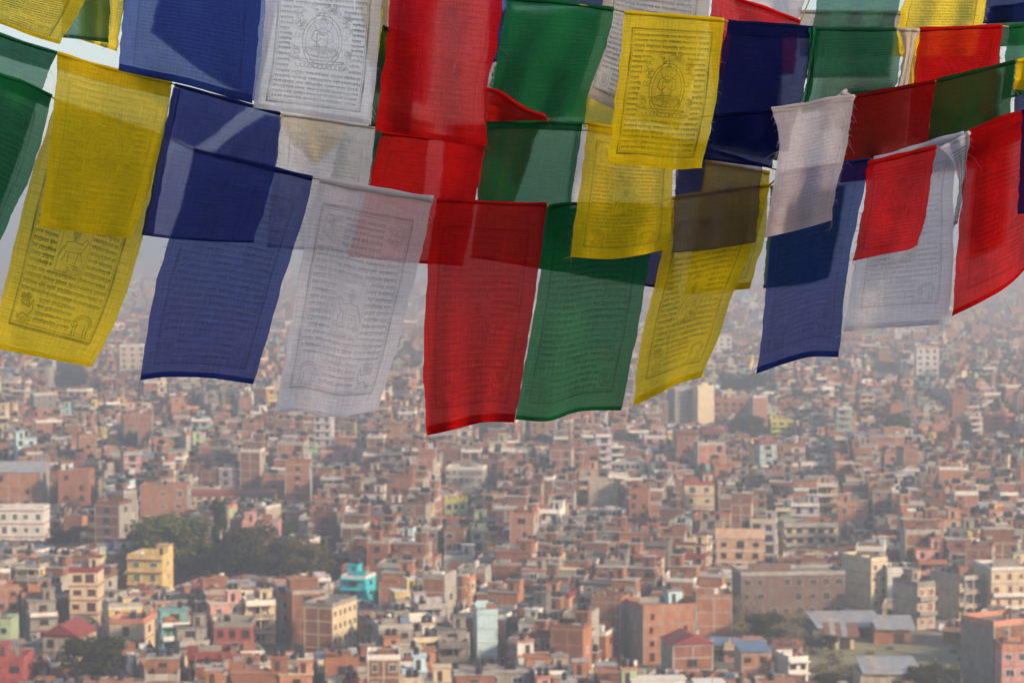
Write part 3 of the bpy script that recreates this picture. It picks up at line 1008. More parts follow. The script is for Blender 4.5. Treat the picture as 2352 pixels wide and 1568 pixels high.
# scrub in the field: uncountable
sv, sf = [], []
sr = np.random.default_rng(9)
fx = [p[0] for p in FIELD]; fy = [p[1] for p in FIELD]
SCRUB = KEEP[1]
cnt = 0
while cnt < 420:
    if cnt < 260:
        x, y = sr.uniform(min(fx), max(fx)), sr.uniform(min(fy), max(fy))
        ok = inside(FIELD, x, y)
        px, py = project((x, y, 0))
        if ok and 1930 < px < 2230 and py < 1530 and sr.uniform() < .85: ok = False
    else:
        xs_ = [p[0] for p in SCRUB]; ys_ = [p[1] for p in SCRUB]
        x, y = sr.uniform(min(xs_), max(xs_)), sr.uniform(min(ys_), max(ys_))
        ok = inside(SCRUB, x, y)
    if not ok: continue
    cnt += 1
    R_ = sr.uniform(.6, 2.2) * (1.4 if cnt > 260 else 1)
    dv = sr.normal(0, 1, (60, 3)); dv /= np.linalg.norm(dv, axis=1)[:, None]; dv[:, 2] = abs(dv[:, 2])
    sv.append(np.array((x, y, 0)) + dv * (R_ * sr.uniform(.4, 1.1, 60))[:, None])
sv = np.concatenate(sv)
sn = sr.normal(0, 1, sv.shape); sn /= np.linalg.norm(sn, axis=1)[:, None]
sv, sf = leaf_quads(sv, sn, sr.uniform(.12, .3, (len(sv), 1)), .9)
tag(obj('scrub', mesh('scrub', sv, sf, LEAF[5])), 'brownish scrub and tall weeds growing over the open field', 'scrub', kind='stuff')

# ------------------------------------------------------------------ parked car and bird
carp = simple_mat('car_paint', (0.75, 0.75, 0.74), 0.3)
rub = simple_mat('rubber', (0.02, 0.02, 0.02), 0.8)
gp = ground(2166, 1448)
car = empty('parked_car', (gp[0], gp[1], 0.03), radians(75))
tag(car, 'small white car parked on the dusty road by the beige corner house', 'car')
prof = [(-2.0, .35), (-2.0, .85), (-1.15, .95), (-.75, 1.45), (.7, 1.48), (1.35, .98), (1.95, .85), (2.0, .35)]
vs = [(x, -.8, z) for x, z in prof] + [(x, .8, z) for x, z in prof]
npf = len(prof)
obj('body', mesh('body', vs, [tuple(range(npf)), tuple(range(2 * npf - 1, npf - 1, -1))] + [(i, (i + 1) % npf, npf + (i + 1) % npf, npf + i) for i in range(npf)], carp), car)
for sx in (-1.25, 1.25):
    for sy in (-.74, .74):
        v_, f_ = tube([(sx, sy - .1, .32), (sx, sy + .1, .32)], [.32, .32], 12)
        f_.append(tuple(range(11, -1, -1)))
        obj('wheel', mesh('wheel', v_, f_, rub), car)
for sy in (-.81, .81):
    obj('side_window', mesh('side_window', [(-1.0, sy, .98), (1.1, sy, 1.0), (.6, sy, 1.4), (-.7, sy, 1.38)], [(0, 1, 2, 3)], mat('glass')), car)
obj('windscreen', mesh('windscreen', [(1.32, -.7, 1.02), (1.32, .7, 1.02), (.75, .7, 1.46), (.75, -.7, 1.46)], [(0, 1, 2, 3)], mat('glass')), car)

bp = at(741, 1365, 150)
bird = empty('bird', bp, 0.6)
tag(bird, 'tiny dark bird flying above the brick roofs', 'bird')
bm_ = simple_mat('feather', (0.02, 0.02, 0.022), 0.7)
v_, f_ = tube([(-.16, 0, 0), (-.08, 0, .02), (0, 0, .03), (.07, 0, .03), (.12, 0, .045), (.15, 0, .04)], [.004, .02, .032, .026, .02, .004], 8)
for s in (-1, 1):
    o = len(v_)
    v_ += [np.array(q) for q in [(.05, s * .01, .035), (-.03, s * .01, .03), (.03, s * .12, .09), (-.04, s * .11, .085), (-.05, s * .22, .06)]]
    f_ += [(o, o + 1, o + 3, o + 2), (o + 2, o + 3, o + 4)]
obj('body', mesh('body', v_, f_, bm_), bird)

# ------------------------------------------------------------------ block print of the flags (drawn stroke by stroke)
PW, PH = 560, 800


def canvas():
    return np.zeros((PH, PW), np.float32)


def stroke(img, pts, th=1.0, a=1.0):
    for (x0, y0), (x1, y1) in zip(pts[:-1], pts[1:]):
        xa, xb = int(min(x0, x1) - th - 2), int(max(x0, x1) + th + 3)
        ya, yb = int(min(y0, y1) - th - 2), int(max(y0, y1) + th + 3)
        xa, ya, xb, yb = max(xa, 0), max(ya, 0), min(xb, PW), min(yb, PH)
        if xa >= xb or ya >= yb: continue
        yy, xx = np.mgrid[ya:yb, xa:xb]
        dx, dy = x1 - x0, y1 - y0
        l2 = dx * dx + dy * dy + 1e-6
        t = np.clip(((xx - x0) * dx + (yy - y0) * dy) / l2, 0, 1)
        dist = np.hypot(xx - x0 - t * dx, yy - y0 - t * dy)
        img[ya:yb, xa:xb] = np.maximum(img[ya:yb, xa:xb], np.clip(th - dist + .5, 0, 1) * a)


def arc(cx, cy, rx, ry, a0=0, a1=360, n=20):
    return [(cx + rx * cos(radians(a0 + (a1 - a0) * i / n)), cy + ry * sin(radians(a0 + (a1 - a0) * i / n))) for i in range(n + 1)]


GLYPH = [  # letters hang from a head line; unit width, depth up to 1.6
    [[(0, 0), (1, 0)], [(.12, 0), (.1, .7), (.4, .75), (.4, 0)], [(.85, 0), (.85, 1.25)]],
    [[(0, 0), (1, 0)], [(.5, 0), (.15, .4), (.5, .7), (.85, .4), (.5, .1)], [(.85, .4), (.85, 1.3)]],
    [[(0, 0), (.9, 0)], [(.2, 0), (.2, .65), (.6, .65)], [(.75, 0), (.75, 1.2)]],
    [[(0, 0), (.9, 0)], [(.45, 0), (.1, .55), (.6, .55), (.9, 1.1)]],
    [[(0, 0), (1, 0)], [(.2, 0), (.1, .5), (.45, .5), (.75, .15)], [(.8, 0), (.8, .8), (.5, 1.2)]],
    [[(0, 0), (.9, 0)], [(.1, 0), (.1, .8), (.8, .8), (.8, 0)]],
    [[(0, 0), (.9, 0)], [(.1, 0), (.1, .8), (.8, .8), (.8, 0)], [(.8, .8), (.8, 1.4)]],
    [[(0, 0), (1, 0)], [(.8, 0), (.75, .5), (.2, .6), (.15, .9), (.8, 1.0)]],
    [[(0, 0), (.9, 0)], [(.5, 0), (.5, .5), (.15, .8), (.45, 1.1), (.8, .7)]],
    [[(0, 0), (1, 0)], [(.15, 0), (.3, .7)], [(.5, 0), (.5, .7), (.2, 1.2)], [(.85, 0), (.85, .9)]],
]


def text_line(img, x0, x1, y, h, rg, a=.9):
    x = x0
    while x < x1 - h:
        word = rg.randint(3, 9)
        for _ in range(word):
            gw = h * rg.uniform(.55, .75)
            if x + gw > x1: break
            for pl in rg.choice(GLYPH):
                stroke(img, [(x + p[0] * gw, y + p[1] * h * .5) for p in pl], h * .105, a)
            q = rg.random()
            if q < .3: stroke(img, arc(x + gw * .5, y - h * .12, gw * .35, h * .16, 180, 360, 5), h * .07, a)
            elif q < .45: stroke(img, [(x + gw * .2, y - h * .28), (x + gw * .8, y - h * .1)], h * .07, a)
            if rg.random() < .25: stroke(img, arc(x + gw * .5, y + h * .72, gw * .3, h * .12, 0, 200, 5), h * .07, a)
            x += gw + h * .10
            stroke(img, [(x - h * .06, y), (x - h * .05, y + 1)], h * .07, a)
        if rg.random() < .5:
            stroke(img, [(x + h * .1, y), (x + h * .1, y + h * .75)], h * .07, a)
        x += h * rg.uniform(.3, .7)


def clouds(img, cx, cy, w, h, rg, n, th=.9):
    for _ in range(n):
        x, y = cx + rg.uniform(-w, w), cy + rg.uniform(-h, h)
        r = rg.uniform(6, 13)
        a = rg.uniform(0, 360)
        stroke(img, arc(x, y, r, r * .8, a, a + 250, 10), th, .8)
        stroke(img, arc(x + r * .3, y, r * .4, r * .4, a, a + 270, 6), th * .8, .7)


def frame_lines(img, x0, y0, x1, y1):
    for g_, th in ((0, 5.0), (11, 1.3)):
        stroke(img, [(x0 + g_, y0 + g_), (x1 - g_, y0 + g_), (x1 - g_, y1 - g_), (x0 + g_, y1 - g_), (x0 + g_, y0 + g_)], th, .85)


def print_figure(seed):
    """Text around a seated figure in a pointed halo on a lotus seat."""
    im = canvas()
    rg = random.Random(seed)
    x0, y0, x1, y1 = 62, 92, 498, 738
    frame_lines(im, x0, y0, x1, y1)
    cx = 282
    lh = 27.5
    y = y0 + 30
    while y < y1 - 26:
        if 225 < y < 545:
            hw = 142 if y > 285 else 96
            text_line(im, x0 + 16, cx - hw, y, 15.5, rg)
            text_line(im, cx + hw, x1 - 14, y, 15.5, rg)
        else:
            text_line(im, x0 + 16, x1 - 14, y, 15.5, rg)
        y += lh
    cy = 400
    text = im
    im = canvas()
    stroke(im, arc(cx, cy, 74, 108), 1.3)
    stroke(im, arc(cx, cy, 62, 94), 1.0)
    for k in range(44):
        a = radians(k * 360 / 44)
        stroke(im, [(cx + 44 * cos(a), cy + 66 * sin(a)), (cx + 60 * cos(a), cy + 91 * sin(a))], .6, .6)
    stroke(im, arc(cx, cy - 78, 33, 40), 1.2)
    stroke(im, arc(cx, cy - 72, 14, 18), 1.1)
    for k in (-10, -5, 0, 5, 10):
        stroke(im, [(cx + k, cy - 90), (cx + k * .8, cy - 104 + abs(k) * .6)], 1.3)
    stroke(im, [(cx, cy - 100), (cx, cy - 116)], 1.6)
    stroke(im, [(cx - 7, cy - 74), (cx - 3, cy - 75)], .9); stroke(im, [(cx + 3, cy - 75), (cx + 7, cy - 74)], .9)
    stroke(im, [(cx - 4, cy - 62), (cx + 4, cy - 62)], .8)
    stroke(im, [(cx - 9, cy - 54), (cx - 32, cy - 40), (cx - 40, cy - 8), (cx - 20, cy + 4), (cx - 6, cy - 14)], 1.3)
    stroke(im, [(cx + 9, cy - 54), (cx + 32, cy - 40), (cx + 40, cy - 8), (cx + 20, cy + 4), (cx + 4, cy - 10)], 1.3)
    stroke(im, [(cx - 20, cy - 34), (cx - 18, cy + 22)], 1.1); stroke(im, [(cx + 20, cy - 34), (cx + 18, cy + 22)], 1.1)
    for r in (10, 15, 20):
        stroke(im, arc(cx, cy - 46, r, r * .9, 20, 160, 8), .9)
    stroke(im, arc(cx, cy + 44, 62, 22), 1.3)
    for k in range(9):
        stroke(im, arc(cx - 48 + k * 12, cy + 46, 12, 15, 180, 330, 6), .9)
    clouds(im, cx, cy + 36, 66, 24, rg, 26)
    stroke(im, arc(cx, cy + 78, 88, 12, 0, 180, 14), 1.2)
    stroke(im, [(cx - 88, cy + 78), (cx + 88, cy + 78)], 1.2)
    for k in range(11):
        stroke(im, arc(cx - 80 + k * 16, cy + 92, 11, 15, 0, 180, 8), 1.1)
    clouds(im, cx, cy - 128, 60, 18, rg, 18)
    clouds(im, cx - 88, cy - 70, 16, 55, rg, 14); clouds(im, cx + 88, cy - 70, 16, 55, rg, 14)
    clouds(im, cx - 98, cy + 60, 14, 40, rg, 12); clouds(im, cx + 98, cy + 60, 14, 40, rg, 12)
    k = 1.28                       # enlarge the drawing about its middle
    yy, xx = np.mgrid[0:PH, 0:PW]
    sx = np.clip((xx - cx) / k + cx, 0, PW - 1.01); sy = np.clip((yy - cy) / k + cy, 0, PH - 1.01)
    x_, y_ = sx.astype(int), sy.astype(int)
    fx_, fy_ = sx - x_, sy - y_
    big = (im[y_, x_] * (1 - fx_) + im[y_, x_ + 1] * fx_) * (1 - fy_) + (im[y_ + 1, x_] * (1 - fx_) + im[y_ + 1, x_ + 1] * fx_) * fy_
    return np.maximum(text, np.clip(big * 1.15, 0, 1)).astype(np.float32)


def print_animals(seed):
    """Text with a panel in the middle and an animal in each corner."""
    im = canvas()
    rg = random.Random(seed)
    x0, y0, x1, y1 = 66, 100, 494, 716
    frame_lines(im, x0, y0, x1, y1)
    cx = 280
    y = y0 + 28
    while y < y1 - 24:
        a, b = x0 + 16, x1 - 14
        if y < 225: a, b = x0 + 120, x1 - 125
        if y > 600: a, b = x0 + 118, x1 - 132
        if 330 < y < 500:
            text_line(im, x0 + 16, cx - 74, y, 14, rg); text_line(im, cx + 74, x1 - 14, y, 14, rg)
        else:
            text_line(im, a, b, y, 14, rg)
        y += 23
    for yy in (238, 588):
        stroke(im, [(x0 + 10, yy), (x0 + 112, yy)], .9); stroke(im, [(x1 - 116, yy), (x1 - 10, yy)], .9)
    stroke(im, [(cx - 66, 318), (cx + 66, 318), (cx + 66, 512), (cx - 66, 512), (cx - 66, 318)], .9)
    clouds(im, cx, 332, 56, 8, rg, 14)
    # horse with a jewel on its back
    stroke(im, [(cx - 46, 440), (cx - 40, 415), (cx - 10, 408), (cx + 26, 412), (cx + 46, 392), (cx + 58, 396), (cx + 50, 408), (cx + 42, 424), (cx + 34, 440), (cx - 40, 446)], 1.4)
    for p, q in (((-36, 444), (-48, 478)), ((-28, 444), (-22, 476)), ((28, 438), (46, 470)), ((20, 440), (14, 478))):
        stroke(im, [(cx + p[0], p[1]), (cx + (p[0] + q[0]) / 2 + 3, (p[1] + q[1]) / 2), (cx + q[0], q[1])], 1.4)
    for k in range(7):
        stroke(im, [(cx - 46, 425), (cx - 58 - k, 440 + 5 * k)], .8)
        stroke(im, [(cx - 6, 405), (cx - 26 + 7 * k, 362 - abs(k - 3) * -4)], .9)
    for r in (8, 14):
        stroke(im, arc(cx - 4, 388, r, r * 1.3), 1.0)
    clouds(im, cx, 492, 56, 12, rg, 16)
    # tiger, lower right
    tx, ty = x1 - 72, 660
    stroke(im, arc(tx, ty, 46, 34, 170, 380, 18), 1.5)
    for k in range(14):
        a = radians(185 + k * 13)
        stroke(im, [(tx + 44 * cos(a), ty + 33 * sin(a)), (tx + 30 * cos(a + .1), ty + 20 * sin(a + .1))], 1.3)
    for k in (-38, -24, 18, 34):
        stroke(im, [(tx + k, ty + 4), (tx + k - 3, ty + 24), (tx + k + 3, ty + 42)], 2.0)
    stroke(im, arc(tx - 40, ty + 4, 14, 12), 1.5)
    for k in range(10):
        stroke(im, [(tx - 46 + 10 * k, ty + 44), (tx - 42 + 10 * k, ty + 30)], .8)
    # lion, lower left; dragon and bird above
    lx, ly = x0 + 62, 650
    clouds(im, lx - 6, ly - 26, 24, 16, rg, 22, 1.2)
    stroke(im, [(lx - 20, ly - 10), (lx + 22, ly - 2), (lx + 34, ly - 30), (lx + 40, ly + 6), (lx + 24, ly + 26), (lx - 6, ly + 22), (lx - 22, ly + 40), (lx - 34, ly + 30)], 1.8)
    clouds(im, lx, ly + 40, 36, 8, rg, 12)
    clouds(im, x0 + 62, 172, 38, 46, rg, 40); clouds(im, x1 - 66, 172, 42, 46, rg, 44)
    return im


def as_image(name, arr):
    im = bpy.data.images.new(name, PW, PH, alpha=False, float_buffer=False)
    im.colorspace_settings.name = 'Non-Color'
    px = np.ones((PH, PW, 4), np.float32)
    px[..., :3] = arr[::-1, :, None]
    im.pixels.foreach_set(px.reshape(-1))
    im.update()
    im.pack()
    return im


def print_text(seed):
    """Rows of script with four small corner medallions."""
    im = canvas()
    rg = random.Random(seed)
    x0, y0, x1, y1 = 58, 84, 502, 744
    frame_lines(im, x0, y0, x1, y1)
    y = y0 + 30
    while y < y1 - 24:
        edge = y < y0 + 110 or y > y1 - 120
        text_line(im, x0 + (86 if edge else 16), x1 - (86 if edge else 14), y, 14.5, rg)
        y += 25
    for cx in (x0 + 48, x1 - 48):
        for cy in (y0 + 58, y1 - 58):
            stroke(im, arc(cx, cy, 30, 34), 1.4)
            clouds(im, cx, cy, 16, 20, rg, 16)
    return im


def worn(arr, seed):
    """Patchy inking of a hand-pressed block."""
    r = np.random.default_rng(seed)
    g_ = r.uniform(.5, 1.15, (14, 10))
    yy = np.linspace(0, 12.99, PH); xx = np.linspace(0, 8.99, PW)
    yi, xi = yy.astype(int), xx.astype(int)
    fy, fx = (yy - yi)[:, None], (xx - xi)[None]
    m_ = (g_[yi][:, xi] * (1 - fx) + g_[yi][:, xi + 1] * fx) * (1 - fy) + (g_[yi + 1][:, xi] * (1 - fx) + g_[yi + 1][:, xi + 1] * fx) * fy
    smear = np.roll(arr, 2, 0) * .22 + np.roll(arr, 3, 1) * .15
    return np.clip(np.maximum(arr * m_, smear * m_), 0, 1).astype(np.float32)


INK = {'F0': as_image('print_figure', worn(print_figure(5), 1)), 'F1': as_image('print_figure', worn(print_figure(15), 2)[:, ::-1]),
       'A0': as_image('print_animals', worn(print_animals(9), 3)), 'A1': as_image('print_animals', worn(print_animals(19), 4)[:, ::-1]),
       'T0': as_image('print_script', worn(print_text(3), 5)), 'T1': as_image('print_script', worn(print_text(33), 6)[:, ::-1])}

DYE = {   # cloth colour, weave openness, colour that shines through
    'yellow': ((0.96, 0.69, 0.013), .17, (1, .96, .40)),
    'blue': ((0.012, 0.030, 0.20), .25, (.46, .56, 1)),
    'periwinkle': ((0.020, 0.028, 0.165), .35, (.56, .62, 1)),
    'navy': ((0.008, 0.012, 0.085), .12, (.5, .55, .9)),
    'gauze': ((0.028, 0.028, 0.085), .42, (.72, .68, .80)),
    'red': ((0.66, 0.009, 0.010), .14, (1, .40, .42)),
    'shadedred': ((0.19, 0.006, 0.006), .13, (1, .40, .38)),  # red dye darkened to hold the shade of layered, back-lit cloth
    'green': ((0.012, 0.165, 0.052), .18, (.55, .92, .72)),
    'teal': ((0.018, 0.115, 0.060), .27, (.62, .88, .80)),
    'darkgreen': ((0.010, 0.06, 0.018), .12, (.65, .9, .7)),
    'white': ((0.82, 0.80, 0.87), .28, (.97, .97, 1)),
    'cream': ((0.76, 0.66, 0.56), .14, (1, .95, .9)),
    'tan': ((0.50, 0.44, 0.42), .20, (1, .94, .94)),
    'pinkwhite': ((0.80, 0.68, 0.72), .28, (1, .95, .98)),
}
_cloth = {}


def cloth_mat(dye, pr, ink):
    key = (dye, pr, ink)
    if key in _cloth: return _cloth[key]
    c, open_, tint = DYE[dye]
    m, nt, out = nodes_of('cloth_' + dye)
    uv = N(nt, 'ShaderNodeUVMap')
    oi = N(nt, 'ShaderNodeObjectInfo')
    geo = N(nt, 'ShaderNodeNewGeometry')
    # faded and darker patches plus horizontal weave streaks
    n1 = noise(nt, geo.outputs['Position'], 9.0, 3)
    mp = N(nt, 'ShaderNodeMapping')
    mp.inputs['Scale'].default_value = (5, 260, 1)
    nt.links.new(uv.outputs[0], mp.inputs[0])
    n2 = noise(nt, mp.outputs[0], 1.0, 2)
    mp2 = N(nt, 'ShaderNodeMapping')
    mp2.inputs['Scale'].default_value = (220, 6, 1)
    nt.links.new(uv.outputs[0], mp2.inputs[0])
    n3 = noise(nt, mp2.outputs[0], 1.0, 2)
    col = mixcol(nt, maprange(nt, n1, .35, .75, 0, .5), c, tuple(x * .76 for x in c))
    w = mathn(nt, 'MULTIPLY', maprange(nt, n2, .25, .75, .72, 1.22), maprange(nt, n3, .25, .75, .78, 1.18))
    cmb = N(nt, 'ShaderNodeCombineColor')
    for i in range(3): nt.links.new(w, cmb.inputs[i])
    col = mixcol(nt, 1.0, col, cmb.outputs[0], 'MULTIPLY')
    wav = mathn(nt, 'MULTIPLY', w, open_)
    if pr:
        im = N(nt, 'ShaderNodeTexImage', image=INK[pr], extension='CLIP', interpolation='Cubic')
        nt.links.new(uv.outputs[0], im.inputs[0])
        fade = maprange(nt, noise(nt, geo.outputs['Position'], 14.0, 3), .3, .65, .55, 1.0)
        mk = mathn(nt, 'MULTIPLY', mathn(nt, 'MULTIPLY', im.outputs[0], fade), ink * {'red': .68, 'shadedred': .4, 'blue': .75, 'navy': .5, 'green': .75, 'white': .88}.get(dye, .98), True)
        col = mixcol(nt, mk, col, (0.022, 0.018, 0.014) if dye not in ('red', 'shadedred') else (0.05, 0.004, 0.006))
        wav = mathn(nt, 'MULTIPLY', wav, mathn(nt, 'SUBTRACT', 1.0, mathn(nt, 'MULTIPLY', mk, .8)))
    d_ = N(nt, 'ShaderNodeBsdfDiffuse')
    t_ = N(nt, 'ShaderNodeBsdfTranslucent')
    tr_ = N(nt, 'ShaderNodeBsdfTransparent')
    tr_.inputs[0].default_value = tint + (1,)
    bump = N(nt, 'ShaderNodeBump')
    bump.inputs['Strength'].default_value = .65
    bump.inputs['Distance'].default_value = .006
    mp3 = N(nt, 'ShaderNodeMapping')
    mp3.inputs['Scale'].default_value = (7, 11, 1)
    nt.links.new(uv.outputs[0], mp3.inputs[0])
    nt.links.new(noise(nt, mp3.outputs[0], 1.0, 4, .55), bump.inputs['Height'])
    for s in (d_, t_):
        nt.links.new(col, s.inputs[0])
        nt.links.new(bump.outputs[0], s.inputs['Normal'])
    mx = N(nt, 'ShaderNodeMixShader')
    mx.inputs[0].default_value = .42
    nt.links.new(d_.outputs[0], mx.inputs[1]); nt.links.new(t_.outputs[0], mx.inputs[2])
    m2 = N(nt, 'ShaderNodeMixShader')
    nt.links.new(wav, m2.inputs[0])
    # light that comes through the weave: some straight through the gaps, most of it slightly scattered by the threads
    rf = N(nt, 'ShaderNodeBsdfRefraction')
    rf.inputs['Color'].default_value = tint + (1,)
    rf.inputs['Roughness'].default_value = .6
    rf.inputs['IOR'].default_value = 1.035
    m3 = N(nt, 'ShaderNodeMixShader')
    m3.inputs[0].default_value = .72
    nt.links.new(tr_.outputs[0], m3.inputs[1]); nt.links.new(rf.outputs[0], m3.inputs[2])
    nt.links.new(mx.outputs[0], m2.inputs[1]); nt.links.new(m3.outputs[0], m2.inputs[2])
    nt.links.new(m2.outputs[0], out.inputs[0])
    _cloth[key] = m
    return m


def curve(pts, n):
    """n points along a smooth line through pts."""
    p = np.array(pts, float)
    if len(p) == 2:
        t = np.linspace(0, 1, n)[:, None]
        return p[0] * (1 - t) + p[1] * t
    seg = np.r_[0, np.cumsum(np.hypot(*np.diff(p, axis=0).T))]
    seg /= seg[-1]
    q = np.vstack([2 * p[0] - p[1], p, 2 * p[-1] - p[-2]])
    res = []
    for t in np.linspace(0, 1, n):
        i = min(np.searchsorted(seg, t, 'right') - 1, len(p) - 2)
        u = (t - seg[i]) / (seg[i + 1] - seg[i])
        a, b, c, d_ = q[i], q[i + 1], q[i + 2], q[i + 3]
        res.append(.5 * (2 * b + (c - a) * u + (2 * a - 5 * b + 4 * c - d_) * u * u + (3 * b - a - 3 * c + d_) * u ** 3))
    return np.array(res)


NU, NV = 26, 36
CORDS = {}
frng = random.Random(40)


def flag(line, dye, Le, Ri, label, top=(), bot=(), depth=(5.2, 5.2), pr=None, ink=.6, swing=.03, amp=.009, hem=.03, sleeve=.0045, fray=1.0, thick_top=0.0, seed=None):
    """One cloth: its four edges as they hang, at its own distance, with folds; sewn round the cord on top, hemmed below."""
    r = np.random.default_rng(abs(hash((round(Le[0][0]), round(Le[0][1]), round(Ri[-1][0])))) % 99991 if seed is None else seed)
    u = np.linspace(0, 1, NU)[None, :, None]
    v = np.linspace(0, 1, NV)[:, None, None]
    T = curve([Le[0], *top, Ri[0]], NU)[None]
    Bt = curve([Le[-1], *bot, Ri[-1]], NU)[None]
    Lc = curve(Le, NV)[:, None]
    Rc = curve(Ri, NV)[:, None]
    P = (1 - v) * T + v * Bt + (1 - u) * Lc + u * Rc - ((1 - u) * (1 - v) * np.array(Le[0]) + u * (1 - v) * np.array(Ri[0]) + (1 - u) * v * np.array(Le[-1]) + u * v * np.array(Ri[-1]))
    # uneven torn edges
    for side in (0, 1):
        wob = np.convolve(r.normal(0, 1, NV + 4), np.ones(3) / 3, 'same')[2:-2][:, None]
        wgt = (u[..., 0] if side else 1 - u[..., 0]) ** 9
        P[..., 0] += wob * wgt * 2.0
    uu, vv = u[..., 0], v[..., 0]
    fold = np.zeros((NV, NU))
    for k in range(4):
        f = r.uniform(.5, 2.6)
        fold += np.sin(2 * pi * (f * uu + r.uniform(-.5, .5) * vv) + r.uniform(0, 6.28)) / (k + 1)
    for k in range(2):
        fold += .35 * np.sin(2 * pi * (r.uniform(.6, 1.6) * vv + r.uniform(-.4, .4) * uu) + r.uniform(0, 6.28))
    crease = np.zeros((NV, NU))
    for k in range(5):
        th_ = r.uniform(-1.2, 1.2)
        q_ = (cos(th_) * uu + sin(th_) * vv * 1.4) * r.uniform(4, 9) + r.uniform(0, 6.28)
        crease += np.sin(q_ * 2) * np.exp(-((uu - r.uniform(0, 1)) ** 2 + (vv - r.uniform(0, 1)) ** 2) / .12)
    fold += crease * .16
    Y = depth[0] + (depth[1] - depth[0]) * uu + swing * vv ** 1.5 + fold * amp * (.25 + .75 * vv)
    xyz = np.empty((NV, NU, 3))
    for j in range(NV):
        for i in range(NU):
            xyz[j, i] = at(P[j, i, 0], P[j, i, 1], Y[j, i])
    o = xyz[0, 0].copy()
    root = empty('prayer_flag', o)
    tag(root, label, 'prayer flag', 'prayer flags strung above the city')
    if pr and len(pr) == 1: pr += str(int(r.integers(0, 2)))
    m = cloth_mat(dye, pr, ink if pr else 0)
    du, dv, ds = (r.uniform(-.012, .012), r.uniform(-.012, .012), r.uniform(.97, 1.04)) if pr else (0, 0, 1)
    sk = r.uniform(-.02, .02)
    plain = cloth_mat(dye, None, 0)

    def sheet(name, g_, us, vs_, mt):
        nj, ni = g_.shape[:2]
        me = bpy.data.meshes.new(name)
        me.from_pydata([tuple(q) for q in (g_ - o).reshape(-1, 3)], [], [(j * ni + i, j * ni + i + 1, (j + 1) * ni + i + 1, (j + 1) * ni + i) for j in range(nj - 1) for i in range(ni - 1)])
        me.materials.append(mt)
        me.polygons.foreach_set('use_smooth', [True] * len(me.polygons))
        uvl = me.uv_layers.new(name='UVMap')
        li = np.empty(len(me.loops), np.int32)
        me.loops.foreach_get('vertex_index', li)
        U = np.stack([np.tile(us, nj), np.repeat(1 - vs_, ni)], 1)
        U = np.stack([(U[:, 0] - .5) * ds + .5 + du + sk * (U[:, 1] - .5), (U[:, 1] - .5) * ds + .5 + dv + sk * (U[:, 0] - .5)], 1)
        uvl.data.foreach_set('uv', U[li].reshape(-1).astype(np.float32))
        return obj(name, me, root)
    us = np.linspace(0, 1, NU)
    vl = np.linspace(0, 1, NV)
    sheet('cloth', xyz, us, vl, m)

    def strip(v0, v1, dy, rows=3):
        out = np.empty((rows, NU, 3))
        for q, t in enumerate(np.linspace(v0, v1, rows)):
            f = t * (NV - 1)
            j = min(int(f), NV - 2)
            out[q] = xyz[j] * (1 - (f - j)) + xyz[j + 1] * (f - j)
        out[..., 1] += dy
        return out
    if hem:
        sheet('bottom_hem', strip(1 - hem, .9995, .0025), us, np.linspace(1 - hem, 1, 3), plain)
    if thick_top:
        sheet('top_fold', strip(0.0, thick_top, -.003, 4), us, np.linspace(0, thick_top, 4), plain)
    if sleeve:
        n = NU
        rad = sleeve * (1 + .12 * np.sin(np.linspace(0, 17, n) + r.uniform(0, 6)) + .1 * np.sin(np.linspace(0, 7, n) + r.uniform(0, 6)))
        tv, tf = tube([q - o for q in xyz[0]], list(rad), 8)
        obj('sleeve', mesh('sleeve', tv, tf, plain, True), root)
    if line:
        CORDS.setdefault(line, []).append([xyz[0, i].copy() for i in (0, 5, 10, 15, 20, 25)])
    # loose threads along the torn sides
    tv, tf = [], []
    for side, lst in ((0, Le), (1, Ri)):
        for _ in range(int(fray * 12)):
            j = int(r.integers(2, NV))
            p = xyz[min(j, NV - 1), -1 if side else 0] - o
            sgn = 1 if side else -1
            ln = r.uniform(.003, .014) * (2.5 if r.uniform() < .08 else 1)
            dirv = np.array((sgn * r.uniform(.3, 1), r.uniform(-.3, .3), r.uniform(-1, .25)))
            p1 = p + dirv * ln * .5
            p2 = p1 + (dirv + np.array((0, 0, -r.uniform(0, .8)))) * ln * .5
            a, b = tube([p - dirv * .003, p1, p2], [.0003, .00026, .00015], 3)
            k = len(tv)
            tv += a
            tf += [tuple(q + k for q in f) for f in b]
    for _ in range(int(fray * 2)):
        c = xyz[-1, 0 if r.uniform() < .6 else -1] - o
        p2 = c + np.array((r.uniform(-.02, .01), r.uniform(-.01, .01), -r.uniform(.008, .03)))
        a, b = tube([c, (c + p2) / 2 + np.array((.003, 0, 0)), p2], [.0003, .00026, .00015], 3)
        k = len(tv)
        tv += a
        tf += [tuple(q + k for q in f) for f in b]
    if tv:
        t = obj('loose_threads', mesh('loose_threads', tv, tf, cloth_mat(dye, None, 0)), root)
        t['kind'] = 'stuff'
    return root


